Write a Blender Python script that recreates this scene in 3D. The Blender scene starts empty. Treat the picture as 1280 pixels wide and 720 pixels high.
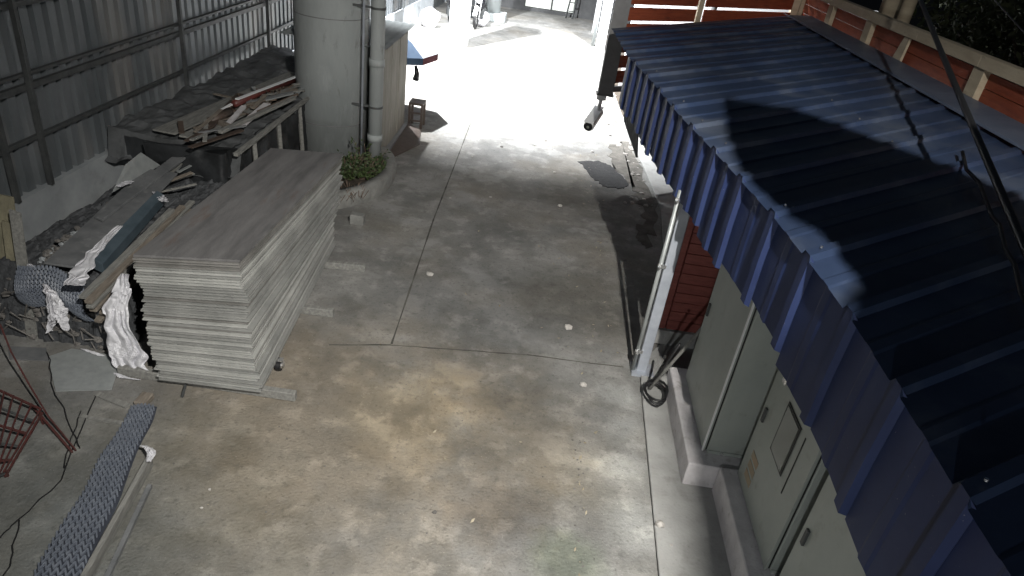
import bpy, bmesh, math, random
from mathutils import Vector, Matrix, noise
random.seed(7)
S = bpy.context.scene
C = S.collection
PI = math.pi

# ------------------------------------------------------------------ camera
F, CX, CY, H = 865.0, 640.0, 360.0, 4.0
dn = Vector((-220.0, 1490.0, F)).normalized()
UPc = -dn
fw = Vector((80.0, -490.0, F)); fw = (fw - UPc * fw.dot(UPc)).normalized()
rt = fw.cross(UPc)
def c2w(v): return Vector((rt.dot(v), fw.dot(v), UPc.dot(v)))
EYE = Vector((0, 0, H))
cam_d = bpy.data.cameras.new('camera'); cam = bpy.data.objects.new('camera', cam_d); C.objects.link(cam)
rx, ry, rz = c2w(Vector((1, 0, 0))), c2w(Vector((0, -1, 0))), c2w(Vector((0, 0, -1)))
cam.matrix_world = Matrix(((rx.x, ry.x, rz.x, 0), (rx.y, ry.y, rz.y, 0), (rx.z, ry.z, rz.z, H), (0, 0, 0, 1)))
cam_d.sensor_width = 36; cam_d.lens = F / 1280 * 36; cam_d.clip_end = 400; cam_d.clip_start = 0.05
S.camera = cam
def ray(u, v): return c2w(Vector((u - CX, v - CY, F)))
def atz(u, v, z=0.0):
    r = ray(u, v); return EYE + r * ((z - H) / r.z)
def atx(u, v, X):
    r = ray(u, v); return EYE + r * (X / r.x)
def aty(u, v, Y):
    r = ray(u, v); return EYE + r * (Y / r.y)

# ------------------------------------------------------------------ world, lights, exposure
W = bpy.data.worlds.new('World'); S.world = W; W.use_nodes = True
wn = W.node_tree.nodes; wl = W.node_tree.links
bg = wn['Background']; bg.inputs[1].default_value = 0.006
sky = wn.new('ShaderNodeTexSky'); sky.sky_type = 'NISHITA'; sky.sun_disc = False
sky.sun_elevation = math.radians(22); sky.sun_rotation = math.radians(200)
wl.new(sky.outputs[0], bg.inputs[0])
S.view_settings.view_transform = 'Standard'; S.view_settings.look = 'None'
S.view_settings.gamma = 1; S.view_settings.exposure = 0

LAMP_NEAR = Vector((1.28, -0.5, 6.0))
LAMP_LOW = Vector((-0.7, -2.6, 2.9))
LAMP_FAR = Vector((-4.5, 15.3, 9.6))
def spot(name, loc, aim, power, size, blend, col, rad):
    d = bpy.data.lights.new(name, 'SPOT'); o = bpy.data.objects.new(name, d); C.objects.link(o)
    o.location = loc; o.rotation_euler = (Vector(aim) - Vector(loc)).to_track_quat('-Z', 'Y').to_euler()
    d.energy = power; d.spot_size = math.radians(size); d.spot_blend = blend; d.color = col; d.shadow_soft_size = rad
    return o
spot('near_lamp_light', LAMP_NEAR, (0.2, 6.0, 0), 3900, 84, 1.0, (1.0, 0.97, 0.91), 0.06)
spot('low_lamp_light', LAMP_LOW, (0.6, 5.8, 0), 320, 90, 1.0, (0.95, 0.98, 1.0), 0.05)
spot('far_lamp_light', LAMP_FAR, (-0.6, 18.2, 0), 58000, 86, 1.0, (0.96, 0.98, 1.0), 0.12)

LAMP_YARD = Vector((3.2, 16.4, 8.0))
spot('yard_lamp_light', LAMP_YARD, (-2.6, 21.5, 0), 22000, 62, 0.8, (0.96, 0.98, 1.0), 0.12)

# ------------------------------------------------------------------ materials
def mat(name, c1, c2=None, scale=4.0, rough=0.8, metal=0.0, bump=0.0, bscale=60.0, spots=None, stretch=None, detail=8, emit=None, alpha=None, thresh=(0.35, 0.65)):
    m = bpy.data.materials.new(name); m.use_nodes = True
    N = m.node_tree.nodes; L = m.node_tree.links; b = N['Principled BSDF']
    b.inputs['Roughness'].default_value = rough; b.inputs['Metallic'].default_value = metal
    b.inputs['Base Color'].default_value = (*c1, 1)
    tc = N.new('ShaderNodeTexCoord'); mp = N.new('ShaderNodeMapping')
    L.new(tc.outputs['Object'], mp.inputs[0])
    if stretch: mp.inputs['Scale'].default_value = stretch
    col = None
    if c2:
        n = N.new('ShaderNodeTexNoise'); n.inputs['Scale'].default_value = scale; n.inputs['Detail'].default_value = detail; n.inputs['Roughness'].default_value = 0.65
        L.new(mp.outputs[0], n.inputs['Vector'])
        r = N.new('ShaderNodeValToRGB'); r.color_ramp.elements[0].position = thresh[0]; r.color_ramp.elements[1].position = thresh[1]
        r.color_ramp.elements[0].color = (*c1, 1); r.color_ramp.elements[1].color = (*c2, 1)
        L.new(n.outputs[0], r.inputs[0]); col = r.outputs[0]
    for (sc, lo, hi, cc, amt) in (spots or []):
        n = N.new('ShaderNodeTexNoise'); n.inputs['Scale'].default_value = sc; n.inputs['Detail'].default_value = 6; n.inputs['Roughness'].default_value = 0.6
        L.new(mp.outputs[0], n.inputs['Vector'])
        mr = N.new('ShaderNodeMapRange'); mr.inputs[1].default_value = lo; mr.inputs[2].default_value = hi; mr.inputs[4].default_value = amt
        L.new(n.outputs[0], mr.inputs[0])
        mx = N.new('ShaderNodeMix'); mx.data_type = 'RGBA'
        L.new(mr.outputs[0], mx.inputs[0])
        if col: L.new(col, mx.inputs[6])
        else: mx.inputs[6].default_value = (*c1, 1)
        mx.inputs[7].default_value = (*cc, 1); col = mx.outputs[2]
    if col: L.new(col, b.inputs['Base Color'])
    if bump:
        n = N.new('ShaderNodeTexNoise'); n.inputs['Scale'].default_value = bscale; n.inputs['Detail'].default_value = 5
        L.new(mp.outputs[0], n.inputs['Vector'])
        bp = N.new('ShaderNodeBump'); bp.inputs['Strength'].default_value = bump; bp.inputs['Distance'].default_value = 0.01
        L.new(n.outputs[0], bp.inputs['Height']); L.new(bp.outputs[0], b.inputs['Normal'])
    if emit:
        b.inputs['Emission Color'].default_value = (*emit[0], 1); b.inputs['Emission Strength'].default_value = emit[1]
    if alpha is not None: b.inputs['Alpha'].default_value = alpha
    return m
M = {}
M['drive'] = mat('driveway_concrete', (0.115, 0.115, 0.112), (0.31, 0.306, 0.292), 1.0, 0.78, bump=0.8, bscale=45, detail=12,
    thresh=(0.3, 0.7), spots=[(2.2, 0.48, 0.68, (0.1, 0.098, 0.09), 0.65), (0.7, 0.46, 0.68, (0.22, 0.19, 0.145), 0.5), (4, 0.54, 0.7, (0.36, 0.35, 0.33), 0.6), (170, 0.45, 0.6, (0.13, 0.128, 0.12), 0.35), (11, 0.56, 0.72, (0.1, 0.1, 0.095), 0.6), (28, 0.55, 0.72, (0.09, 0.088, 0.08), 0.7), (70, 0.62, 0.7, (0.42, 0.41, 0.39), 0.6), (1.3, 0.57, 0.62, (0.33, 0.33, 0.32), 0.35)])
def stain_falloff_tint(m, centre, radius, col, amt):  # noisy round tint: ground stains, and lamp falloff painted in
    N = m.node_tree.nodes; L = m.node_tree.links; b = N['Principled BSDF']; old = b.inputs['Base Color'].links[0].from_socket
    tc = N.new('ShaderNodeTexCoord'); n = N.new('ShaderNodeTexNoise'); n.inputs['Scale'].default_value = 1.3; n.inputs['Detail'].default_value = 9; n.inputs['Roughness'].default_value = 0.7
    L.new(tc.outputs['Object'], n.inputs['Vector'])
    d_ = N.new('ShaderNodeVectorMath'); d_.operation = 'DISTANCE'; L.new(tc.outputs['Object'], d_.inputs[0]); d_.inputs[1].default_value = (*centre, 0)
    a = N.new('ShaderNodeMath'); a.operation = 'MULTIPLY_ADD'; L.new(n.outputs[0], a.inputs[0]); a.inputs[1].default_value = -radius * 2.4; L.new(d_.outputs['Value'], a.inputs[2])
    mr = N.new('ShaderNodeMapRange'); L.new(a.outputs[0], mr.inputs[0]); mr.inputs[1].default_value = radius * 0.4; mr.inputs[2].default_value = -radius * 0.6; mr.inputs[3].default_value = 0; mr.inputs[4].default_value = amt
    mx = N.new('ShaderNodeMix'); mx.data_type = 'RGBA'; mx.blend_type = 'MULTIPLY'; L.new(mr.outputs[0], mx.inputs[0]); L.new(old, mx.inputs[6]); mx.inputs[7].default_value = (*col, 1)
    L.new(mx.outputs[2], b.inputs['Base Color'])
stain_falloff_tint(M['drive'], (-1.4, 4.2), 1.3, (1.05, 0.92, 0.75), 0.75)
stain_falloff_tint(M['drive'], (0.2, 4.4), 0.7, (1.05, 0.97, 0.85), 0.6)
stain_falloff_tint(M['drive'], (-0.25, 6.6), 0.8, (0.74, 0.75, 0.77), 0.8)
stain_falloff_tint(M['drive'], (-2.9, 2.6), 1.3, (0.68, 0.73, 0.74), 0.9)  # darkens the lower left like the lamp's falloff, painted into the colour
stain_falloff_tint(M['drive'], (-0.2, 3.1), 0.5, (1.35, 1.33, 1.3), 0.8)
stain_falloff_tint(M['drive'], (0.9, 4.0), 0.35, (1.3, 1.3, 1.28), 0.8)
for c_, r_ in (((1.12, 5.25), 0.16), ((1.15, 4.75), 0.18), ((1.12, 4.3), 0.16), ((1.15, 3.7), 0.2), ((1.15, 3.1), 0.2)): stain_falloff_tint(M['drive'], c_, r_, (1.55, 1.58, 1.6), 0.9)  # lighter spots down the right edge of the drive
stain_falloff_tint(M['drive'], (0.62, 3.3), 0.22, (0.85, 0.95, 0.8), 0.8)
stain_falloff_tint(M['drive'], (0.1, 3.6), 0.35, (0.66, 0.65, 0.66), 0.85)
stain_falloff_tint(M['drive'], (-0.75, 4.6), 0.5, (1.4, 1.32, 1.15), 0.7)
stain_falloff_tint(M['drive'], (0.2, 4.9), 0.3, (0.6, 0.6, 0.6), 0.8)
stain_falloff_tint(M['drive'], (0.75, 6.9), 0.6, (0.62, 0.6, 0.56), 0.9)
stain_falloff_tint(M['drive'], (0.85, 10.2), 0.7, (0.5, 0.48, 0.45), 0.9)
M['side'] = mat('sidewalk_concrete', (0.27, 0.27, 0.26), (0.37, 0.37, 0.36), 2.0, 0.8, bump=0.4, bscale=40, spots=[(5, 0.55, 0.7, (0.16, 0.155, 0.145), 0.5), (40, 0.64, 0.74, (0.1, 0.1, 0.09), 0.5)])
M['kerb'] = mat('weathered_kerb', (0.15, 0.15, 0.142), (0.24, 0.24, 0.228), 5, 0.9, bump=1, bscale=25)
M['soil'] = mat('dark_soil', (0.03, 0.024, 0.018), (0.07, 0.055, 0.04), 9, 0.95, bump=1, bscale=30)
M['patch'] = mat('asphalt_patch', (0.026, 0.026, 0.028), (0.045, 0.045, 0.045), 14, 0.85, bump=1, bscale=90)
M['worn'] = mat('broken_concrete', (0.07, 0.066, 0.058), (0.15, 0.14, 0.125), 5, 0.95, bump=1, bscale=40)
M['joint'] = mat('joint_filler', (0.035, 0.034, 0.03), (0.12, 0.115, 0.1), 3, 0.9)
M['pillar'] = mat('painted_pillar_concrete', (0.27, 0.29, 0.29), (0.36, 0.385, 0.385), 1.6, 0.7, bump=0.25, bscale=30, spots=[(0.8, 0.5, 0.62, (0.2, 0.22, 0.22), 0.7), (3.5, 0.55, 0.7, (0.42, 0.44, 0.45), 0.5), (9, 0.62, 0.72, (0.16, 0.165, 0.16), 0.6)], stretch=(1, 1, 0.35))
M['whitewall'] = mat('gap_backing_white', (0.62, 0.63, 0.64), (0.75, 0.76, 0.77), 3, 0.8, bump=0.2)
M['lowwall'] = mat('low_wall_plaster', (0.25, 0.27, 0.285), (0.36, 0.38, 0.395), 1.6, 0.85, bump=0.3, spots=[(3, 0.55, 0.68, (0.22, 0.23, 0.23), 0.6)])
M['fence'] = mat('galvanised_fence_sheet', (0.12, 0.136, 0.146), (0.19, 0.205, 0.218), 2.0, 0.5, 0.3, bump=0.1, stretch=(1, 1, 0.3), spots=[(1.2, 0.52, 0.64, (0.27, 0.26, 0.25), 0.6)])
M['steel'] = mat('dark_steel', (0.06, 0.064, 0.066), (0.1, 0.105, 0.105), 6, 0.6, 0.3)
M['beam'] = mat('grey_painted_steel', (0.15, 0.15, 0.155), (0.2, 0.2, 0.205), 6, 0.55, 0.1)
M['galv'] = mat('galvanised_post', (0.3, 0.325, 0.37), (0.4, 0.425, 0.47), 5, 0.45, 0.2)
M['conduit'] = mat('grey_conduit', (0.3, 0.32, 0.32), (0.38, 0.4, 0.4), 12, 0.45, 0.3)
M['chrome'] = mat('bright_bracket', (0.8, 0.8, 0.8), None, rough=0.25, metal=0.9)
M['blue'] = mat('blue_roof_sheet', (0.027, 0.044, 0.092), (0.04, 0.062, 0.12), 1.6, 0.42, 0.0, bump=0.12, bscale=18, stretch=(1, 1, 1),
    spots=[(2.2, 0.5, 0.66, (0.085, 0.105, 0.15), 0.7), (24, 0.66, 0.74, (0.02, 0.03, 0.06), 0.7), (0.9, 0.53, 0.66, (0.1, 0.118, 0.15), 0.6)])
M['bluev'] = mat('blue_valance_sheet', (0.011, 0.022, 0.082), (0.018, 0.034, 0.108), 2.5, 0.62, bump=0.08, bscale=20, spots=[(14, 0.63, 0.7, (0.02, 0.03, 0.07), 0.7), (60, 0.7, 0.74, (0.4, 0.4, 0.4), 0.6)])
M['trim'] = mat('blue_grey_flashing', (0.1, 0.13, 0.19), (0.15, 0.18, 0.25), 3, 0.45, spots=[(20, 0.64, 0.72, (0.05, 0.06, 0.08), 0.6)])
M['redb'] = mat('red_stained_board', (0.25, 0.05, 0.022), (0.36, 0.085, 0.036), 5, 0.65, bump=0.4, bscale=40, stretch=(1, 1, 8), spots=[(3, 0.55, 0.7, (0.12, 0.03, 0.02), 0.6)])
M['redbrick'] = mat('red_wall_board', (0.2, 0.055, 0.045), (0.28, 0.085, 0.07), 8, 0.6, bump=0.3, stretch=(1, 1, 5))
M['cream'] = mat('cream_painted_timber', (0.5, 0.42, 0.3), (0.62, 0.54, 0.4), 4, 0.7, bump=0.4, bscale=40, stretch=(1, 1, 4), spots=[(8, 0.6, 0.72, (0.25, 0.2, 0.13), 0.6)])
M['cab'] = mat('grey_cabinet_steel', (0.33, 0.36, 0.335), (0.39, 0.42, 0.39), 2, 0.42, 0.1, bump=0.05, spots=[(6, 0.6, 0.74, (0.2, 0.2, 0.17), 0.5)])
M['cabd'] = mat('dark_rubber_gasket', (0.02, 0.022, 0.02), None, rough=0.6)
M['edgeglint'] = mat('edge_highlight_white', (0.8, 0.82, 0.82), None, rough=0.35, metal=0.0)  # white strip paints a highlight down the cabinet's near edge
M['glassd'] = mat('dark_meter_glass', (0.16, 0.175, 0.155), None, rough=0.12)
M['stick'] = mat('faded_sticker', (0.3, 0.28, 0.2), (0.42, 0.3, 0.2), 18, 0.6)
M['ped'] = mat('pale_plinth_concrete', (0.5, 0.48, 0.49), (0.66, 0.64, 0.65), 5, 0.85, bump=0.5, bscale=50, spots=[(9, 0.58, 0.7, (0.3, 0.28, 0.26), 0.6)])
M['sheets'] = [mat('cement_board_edge', (0.18, 0.183, 0.175), (0.26, 0.262, 0.25), 3, 0.85, bump=0.4, bscale=90),
               mat('cement_board_pale_edge', (0.28, 0.283, 0.27), (0.37, 0.372, 0.355), 3, 0.85, bump=0.4, bscale=90),
               mat('cement_board_dark_edge', (0.11, 0.108, 0.1), (0.19, 0.185, 0.175), 3, 0.85, bump=0.4, bscale=90)]
M['topsheet'] = mat('weathered_board_face', (0.095, 0.093, 0.094), (0.175, 0.172, 0.172), 2.0, 0.65, bump=0.2, stretch=(3.0, 0.5, 1), detail=10,
    spots=[(1.5, 0.56, 0.7, (0.26, 0.26, 0.26), 0.55), (2.2, 0.6, 0.7, (0.12, 0.075, 0.055), 0.6)])
M['wood'] = mat('old_timber', (0.13, 0.11, 0.09), (0.23, 0.2, 0.165), 6, 0.85, bump=0.5, stretch=(6, 1, 6))
M['woodg'] = mat('grey_weathered_timber', (0.15, 0.15, 0.142), (0.26, 0.258, 0.24), 6, 0.88, bump=0.5, stretch=(6, 1, 6))
M['woody'] = mat('yellowed_formwork_board', (0.14, 0.13, 0.09), (0.24, 0.22, 0.15), 5, 0.85, bump=0.4, stretch=(3, 3, 1))
M['boardg'] = mat('dark_grey_plywood', (0.1, 0.105, 0.11), (0.17, 0.175, 0.18), 4, 0.8, bump=0.3, spots=[(7, 0.6, 0.7, (0.3, 0.3, 0.3), 0.4)])
M['bluepl'] = mat('blue_plastic', (0.045, 0.065, 0.08), (0.08, 0.105, 0.125), 5, 0.5)
M['white'] = mat('white_plastic_film', (0.5, 0.5, 0.53), (0.7, 0.7, 0.73), 6, 0.5, bump=0.3, bscale=25, spots=[(9, 0.6, 0.72, (0.42, 0.37, 0.36), 0.5)])
M['net'] = mat('black_netting', (0.028, 0.03, 0.033), (0.07, 0.074, 0.08), 22, 0.75, bump=1, bscale=40)
M['tarp'] = mat('black_tarpaulin', (0.012, 0.013, 0.014), (0.032, 0.035, 0.038), 3, 0.5, bump=0.8, bscale=12)
M['redpipe'] = mat('red_oxide_pipe', (0.08, 0.022, 0.02), (0.13, 0.035, 0.03), 8, 0.45)
M['redsteel'] = mat('red_painted_bar', (0.09, 0.022, 0.02), (0.06, 0.028, 0.025), 20, 0.6)
M['geogrid'] = mat('blue_grey_plastic_mesh', (0.1, 0.115, 0.145), (0.16, 0.178, 0.21), 20, 0.5)
M['geobase'] = mat('dark_felt', (0.018, 0.022, 0.032), (0.035, 0.04, 0.055), 12, 0.9)
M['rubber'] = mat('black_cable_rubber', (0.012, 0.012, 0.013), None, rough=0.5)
M['leaf'] = mat('planter_leaf', (0.028, 0.05, 0.018), (0.065, 0.095, 0.03), 6, 0.6)
M['leafd'] = mat('night_tree_leaf', (0.03, 0.045, 0.02), (0.07, 0.085, 0.035), 3, 0.6)
M['leaflit'] = mat('dry_leaf', (0.2, 0.16, 0.1), (0.38, 0.34, 0.26), 3, 0.8)
M['cover'] = mat('dark_cover_sheet', (0.045, 0.048, 0.05), (0.1, 0.105, 0.11), 3, 0.75, bump=0.8, bscale=10)
M['bark'] = mat('tree_bark', (0.06, 0.05, 0.04), (0.12, 0.1, 0.08), 9, 0.9, bump=1)
M['stone'] = mat('pale_stone', (0.34, 0.32, 0.3), (0.5, 0.48, 0.45), 20, 0.8, bump=0.5)
M['stoned'] = mat('dark_stone', (0.09, 0.085, 0.08), (0.18, 0.17, 0.16), 20, 0.85, bump=0.5)
M['camw'] = mat('white_camera_housing', (0.8, 0.81, 0.82), None, rough=0.35)
M['black'] = mat('black_plastic', (0.015, 0.015, 0.017), None, rough=0.25)
M['umbw'] = mat('pale_umbrella_cloth', (0.3, 0.31, 0.33), (0.4, 0.41, 0.43), 4, 0.8)
M['umbb'] = mat('blue_umbrella_cloth', (0.03, 0.06, 0.11), (0.05, 0.09, 0.15), 4, 0.8)
M['umbr'] = mat('maroon_umbrella_trim', (0.09, 0.012, 0.02), None, rough=0.8)
M['brown'] = mat('shed_shadow_brown', (0.05, 0.036, 0.028), (0.085, 0.062, 0.05), 8, 0.6)
M['shedw'] = mat('pale_shed_board', (0.2, 0.19, 0.16), (0.3, 0.285, 0.25), 5, 0.8, stretch=(2, 2, 0.4), bump=0.3)
M['farwall'] = mat('far_grey_wall', (0.09, 0.092, 0.095), (0.13, 0.132, 0.135), 3, 0.8)
M['lens'] = mat('lamp_lens', (0.9, 0.9, 0.9), None, rough=0.3, emit=((1, 0.96, 0.88), 6))
M['window'] = mat('lit_window_glass', (0.6, 0.6, 0.58), None, rough=0.2, emit=((0.93, 1.0, 0.93), 0.75))
M['twig'] = mat('dry_twigs', (0.1, 0.07, 0.05), (0.18, 0.13, 0.1), 20, 0.9)

# ------------------------------------------------------------------ builders
class MB:
    def __init__(s): s.v = []; s.f = []
    def add(s, vs, fs):
        o = len(s.v); s.v += [tuple(v) for v in vs]; s.f += [tuple(i + o for i in f) for f in fs]
    def box(s, lo, hi):
        x0, y0, z0 = lo; x1, y1, z1 = hi
        s.add([(x0,y0,z0),(x1,y0,z0),(x1,y1,z0),(x0,y1,z0),(x0,y0,z1),(x1,y0,z1),(x1,y1,z1),(x0,y1,z1)],
              [(0,3,2,1),(4,5,6,7),(0,1,5,4),(1,2,6,5),(2,3,7,6),(3,0,4,7)]); return s
    def bar(s, a, b, w, h, up=Vector((0, 0, 1))):
        a = Vector(a); b = Vector(b); d = (b - a).normalized()
        side = d.cross(up)
        if side.length < 1e-4: side = d.cross(Vector((1, 0, 0)))
        side.normalize(); u = side.cross(d).normalized()
        vs = []
        for p in (a, b):
            for (i, j) in ((-1, -1), (1, -1), (1, 1), (-1, 1)): vs.append(p + side * (w / 2 * i) + u * (h / 2 * j))
        s.add(vs, [(0,1,2,3),(7,6,5,4),(0,4,5,1),(1,5,6,2),(2,6,7,3),(3,7,4,0)]); return s
    def tube(s, pts, r, n=8, r2=None):
        pts = [Vector(p) for p in pts]; m = len(pts); rings = []
        for i, p in enumerate(pts):
            d = (pts[min(i + 1, m - 1)] - pts[max(i - 1, 0)]).normalized()
            a = d.cross(Vector((0.13, 0.2, 1)));
            if a.length < 0.2: a = d.cross(Vector((1, 0, 0.1)))
            a.normalize(); b = d.cross(a)
            rr = r if r2 is None else r + (r2 - r) * i / (m - 1)
            rings += [p + (a * math.cos(2*PI*k/n) + b * math.sin(2*PI*k/n)) * rr for k in range(n)]
        fs = [(i*n+k, i*n+(k+1)%n, (i+1)*n+(k+1)%n, (i+1)*n+k) for i in range(m-1) for k in range(n)]
        fs += [tuple(range(n))[::-1], tuple((m-1)*n + k for k in range(n))]
        s.add(rings, fs); return s
    def prism(s, poly, z0, z1):
        n = len(poly)
        a = sum(poly[i][0]*poly[(i+1)%n][1]-poly[(i+1)%n][0]*poly[i][1] for i in range(n))
        if a < 0: poly = poly[::-1]
        s.add([(p[0], p[1], z0) for p in poly] + [(p[0], p[1], z1) for p in poly],
              [tuple(range(n))[::-1], tuple(range(n, 2*n))] + [(i, (i+1)%n, n+(i+1)%n, n+i) for i in range(n)]); return s
    def slab(s, quad, off):   # quad of 3d points thickened by a vector
        off = Vector(off); q = [Vector(p) for p in quad]; n = len(q)
        s.add(q + [p + off for p in q], [tuple(range(n)), tuple(range(n, 2*n))[::-1]] + [(i, n+i, n+(i+1)%n, (i+1)%n) for i in range(n)]); return s
    def mesh(s, name, m, smooth=False):
        me = bpy.data.meshes.new(name); me.from_pydata(s.v, [], s.f)
        bm = bmesh.new(); bm.from_mesh(me); bmesh.ops.recalc_face_normals(bm, faces=bm.faces); bm.to_mesh(me); bm.free()
        me.materials.append(m)
        if smooth:
            for p in me.polygons: p.use_smooth = True
        return me
    def build(s, name, m, parent=None, smooth=False, bevel=0, **props):
        # a part's mesh is written in world coordinates; shift it so that it sits in its parent's space
        if parent is not None:
            L = parent_loc(parent); s.v = [(x - L.x, y - L.y, z - L.z) for x, y, z in s.v]
        o = bpy.data.objects.new(name, s.mesh(name, m, smooth)); C.objects.link(o)
        if parent is not None: o.parent = parent
        if bevel:
            b = o.modifiers.new('bevel', 'BEVEL'); b.width = bevel; b.segments = 1
        for k, v in props.items(): o[k] = v
        return o
def parent_loc(p):
    L = Vector((0, 0, 0))
    while p is not None: L += p.location; p = p.parent
    return L
def tag(o, label, cat, group=None):
    o['label'] = label; o['category'] = cat
    if group: o['group'] = group
    return o
def thing(name, loc, label, cat, group=None):
    o = bpy.data.objects.new(name, None); C.objects.link(o); o.location = loc; o.empty_display_size = 0.1
    return tag(o, label, cat, group)
def part_copy(src, parent, loc=(0, 0, 0), rot=(0, 0, 0)):
    o = src.copy(); C.objects.link(o); o.parent = parent; o.location = loc; o.rotation_euler = rot; return o
def lerp(a, b, t): return a + (b - a) * t
def interp(tab, x):
    if x <= tab[0][0]: return tab[0][1]
    for (a, va), (b, vb) in zip(tab, tab[1:]):
        if x <= b: return lerp(va, vb, (x - a) / (b - a))
    return tab[-1][1]
def fbm(p, s): return noise.fractal(Vector(p) * s, 0.8, 2.0, 4)

def blob(pts_fn, nu, nv):
    b = MB(); vs = [pts_fn(i / (nu - 1), j / (nv - 1)) for i in range(nu) for j in range(nv)]
    b.add(vs, [(i*nv+j, i*nv+j+1, (i+1)*nv+j+1, (i+1)*nv+j) for i in range(nu-1) for j in range(nv-1)]); return b
def rock(c, r, seed, flat=0.6, sub=1):
    bm = bmesh.new(); bmesh.ops.create_icosphere(bm, subdivisions=sub, radius=1)
    b = MB(); vs = []
    for v in bm.verts:
        k = 1 + 0.35 * noise.noise(v.co * 1.3 + Vector((seed, seed * 2, 0)))
        p = v.co * k * r; vs.append((c[0] + p.x, c[1] + p.y * 0.8, c[2] + p.z * flat))
    b.add(vs, [tuple(v.index for v in f.verts) for f in bm.faces]); bm.free(); return b

# ------------------------------------------------------------------ ground
g = MB().box((-60, -30, -0.3), (60, 90, -0.02)); g.build('ground', M['soil'], kind='structure')
edge = [(-5.3, -2.0)]
right_edge = [(1.27, -2.0), (1.27, 3.0), (1.33, 5.5), (1.36, 5.85), (1.7, 6.4), (2.02, 10.07), (1.8, 13.5), (1.6, 18), (1.6, 31)]
d = MB().prism([(-5.3, -2.0)] + right_edge + [(-5.3, 31)], -0.15, 0.0)
d.build('driveway', M['drive'], kind='structure')
sw = MB().prism([(1.275, -2.0), (1.275, 3.0), (1.335, 5.5), (1.37, 5.85), (1.71, 6.4), (2.03, 10.07), (1.81, 13.5), (1.7, 15.0), (4.4, 15.0), (4.4, -2.0)], -0.15, 0.02)
sw.build('sidewalk', M['side'], kind='structure', bevel=0.006)
j = MB()
def strip(path, w, z0=-0.01, z1=0.004, b=None, jit=0.0):
    b = b or MB()
    for (p, q) in zip(path, path[1:]):
        p = Vector((p[0], p[1], 0)); q = Vector((q[0], q[1], 0)); n = max(1, int((q - p).length / 0.12)); d_ = (q - p).normalized(); sd = Vector((-d_.y, d_.x, 0))
        prev = None
        for i in range(n + 1):
            c = p.lerp(q, i / n) + sd * (random.uniform(-1, 1) * jit); ww = w * random.uniform(0.5, 1.2)
            cur = (c - sd * ww / 2, c + sd * ww / 2)
            if prev: b.slab([prev[0] + Vector((0,0,z1)), cur[0] + Vector((0,0,z1)), cur[1] + Vector((0,0,z1)), prev[1] + Vector((0,0,z1))], (0, 0, z0 - z1))
            prev = cur
    return b
jp = strip([(-1.36, 13.6), (-1.3, 11.0), (-1.25, 8.5), (-1.13, 5.52)], 0.02)
jp.build('driveway_joint', M['joint'], kind='structure')
strip([(-1.7, 5.35), (-1.13, 5.50), (0.2, 5.68), (1.18, 5.72)], 0.013, jit=0.004).build('driveway_joint', M['joint'], kind='structure')
def pix_poly(pts, z=0.0, sub=9, jit=0.02):
    w = [atz(u, v, z) for u, v in pts]; out = []
    for a, b in zip(w, w[1:] + w[:1]):
        for k in range(sub):
            p = a.lerp(b, k / sub); n1 = noise.noise(Vector((p.x * 5, p.y * 5, 1))); n2 = noise.noise(Vector((p.x * 14, p.y * 14, 7)))
            out.append((p.x + jit * (n1 * 4 + n2 * 2), p.y + jit * (n2 * 5 - n1 * 3)))
    return out
MB().prism(pix_poly([(724, 202), (748, 201), (764, 208), (786, 228), (780, 236), (760, 235), (742, 225)]), -0.01, 0.010).build('asphalt_patch', M['patch'], kind='structure')
MB().prism(pix_poly([(762, 182), (783, 176), (800, 205), (822, 262), (812, 312), (796, 300), (790, 298), (806, 268), (796, 240), (785, 226), (768, 208)], jit=0.035), -0.01, 0.006).build('worn_ground', M['worn'], kind='structure')

# ------------------------------------------------------------------ left fence on its low wall
FL = [(3.6, -5.0), (13.8, -5.0), (18.0, -4.72), (31.0, -4.0)]
def fx(y): return interp(FL, y)
lw = MB()
ys = [3.6, 13.8, 18.0, 31.0]
for a, b in zip(ys, ys[1:]):
    lw.slab([(fx(a), a, -0.1), (fx(b), b, -0.1), (fx(b), b, 0.70 if b < 15 else 0.5), (fx(a), a, 0.70 if a < 15 else 0.5)], (-0.2, 0, 0))
lw = lw.build('low_wall', M['lowwall']); tag(lw, 'pale grey plastered low wall running under the ribbed metal fence', 'wall')
fence = thing('metal_fence', (-5, 4, 0.7), 'tall grey ribbed metal sheet fence with posts and rails behind the timber piles', 'fence')
def zb(y): return interp([(14, 0.70), (18, 0.5)], y) + 0.002
seg = 1.0; y = 3.6
while y < 30.6:
    b = MB(); n = 5; prof = []
    for k in range(n):
        y0 = y + k * seg / n
        for (dy, dx) in ((0, 0), (0.115, 0), (0.125, -0.06), (0.19, -0.06)): prof.append((y0 + dy * seg, dx))
    prof.append((y + seg - 0.002, 0))
    vs = []
    for (yy, dx) in prof: vs += [(fx(yy) - 0.06 + dx, yy, zb(yy)), (fx(yy) - 0.06 + dx, yy, 4.3)]
    b.add(vs, [(2*i, 2*i+2, 2*i+3, 2*i+1) for i in range(len(prof)-1)])
    b.build('fence_sheet', M['fence'], fence); y += seg
for z, hh in ((1.20, 0.04), (1.70, 0.06), (1.82, 0.03), (2.45, 0.05), (3.1, 0.05)):
    b = MB()
    for a, c in zip(ys, ys[1:]): b.bar((fx(a) - 0.03, a, z + 0.02), (fx(c) - 0.03, c, z + 0.02), 0.045, hh)
    b.build('rail', M['steel'], fence)
for yy in (5.95, 6.45, 9.45, 12.45, 15.45, 18.45, 21.45, 24.45, 27.45):
    MB().box((fx(yy) - 0.05 + 0.03, yy - 0.022, zb(yy)), (fx(yy) + 0.03, yy + 0.022, 4.2)).build('post', M['steel'], fence)

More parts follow.
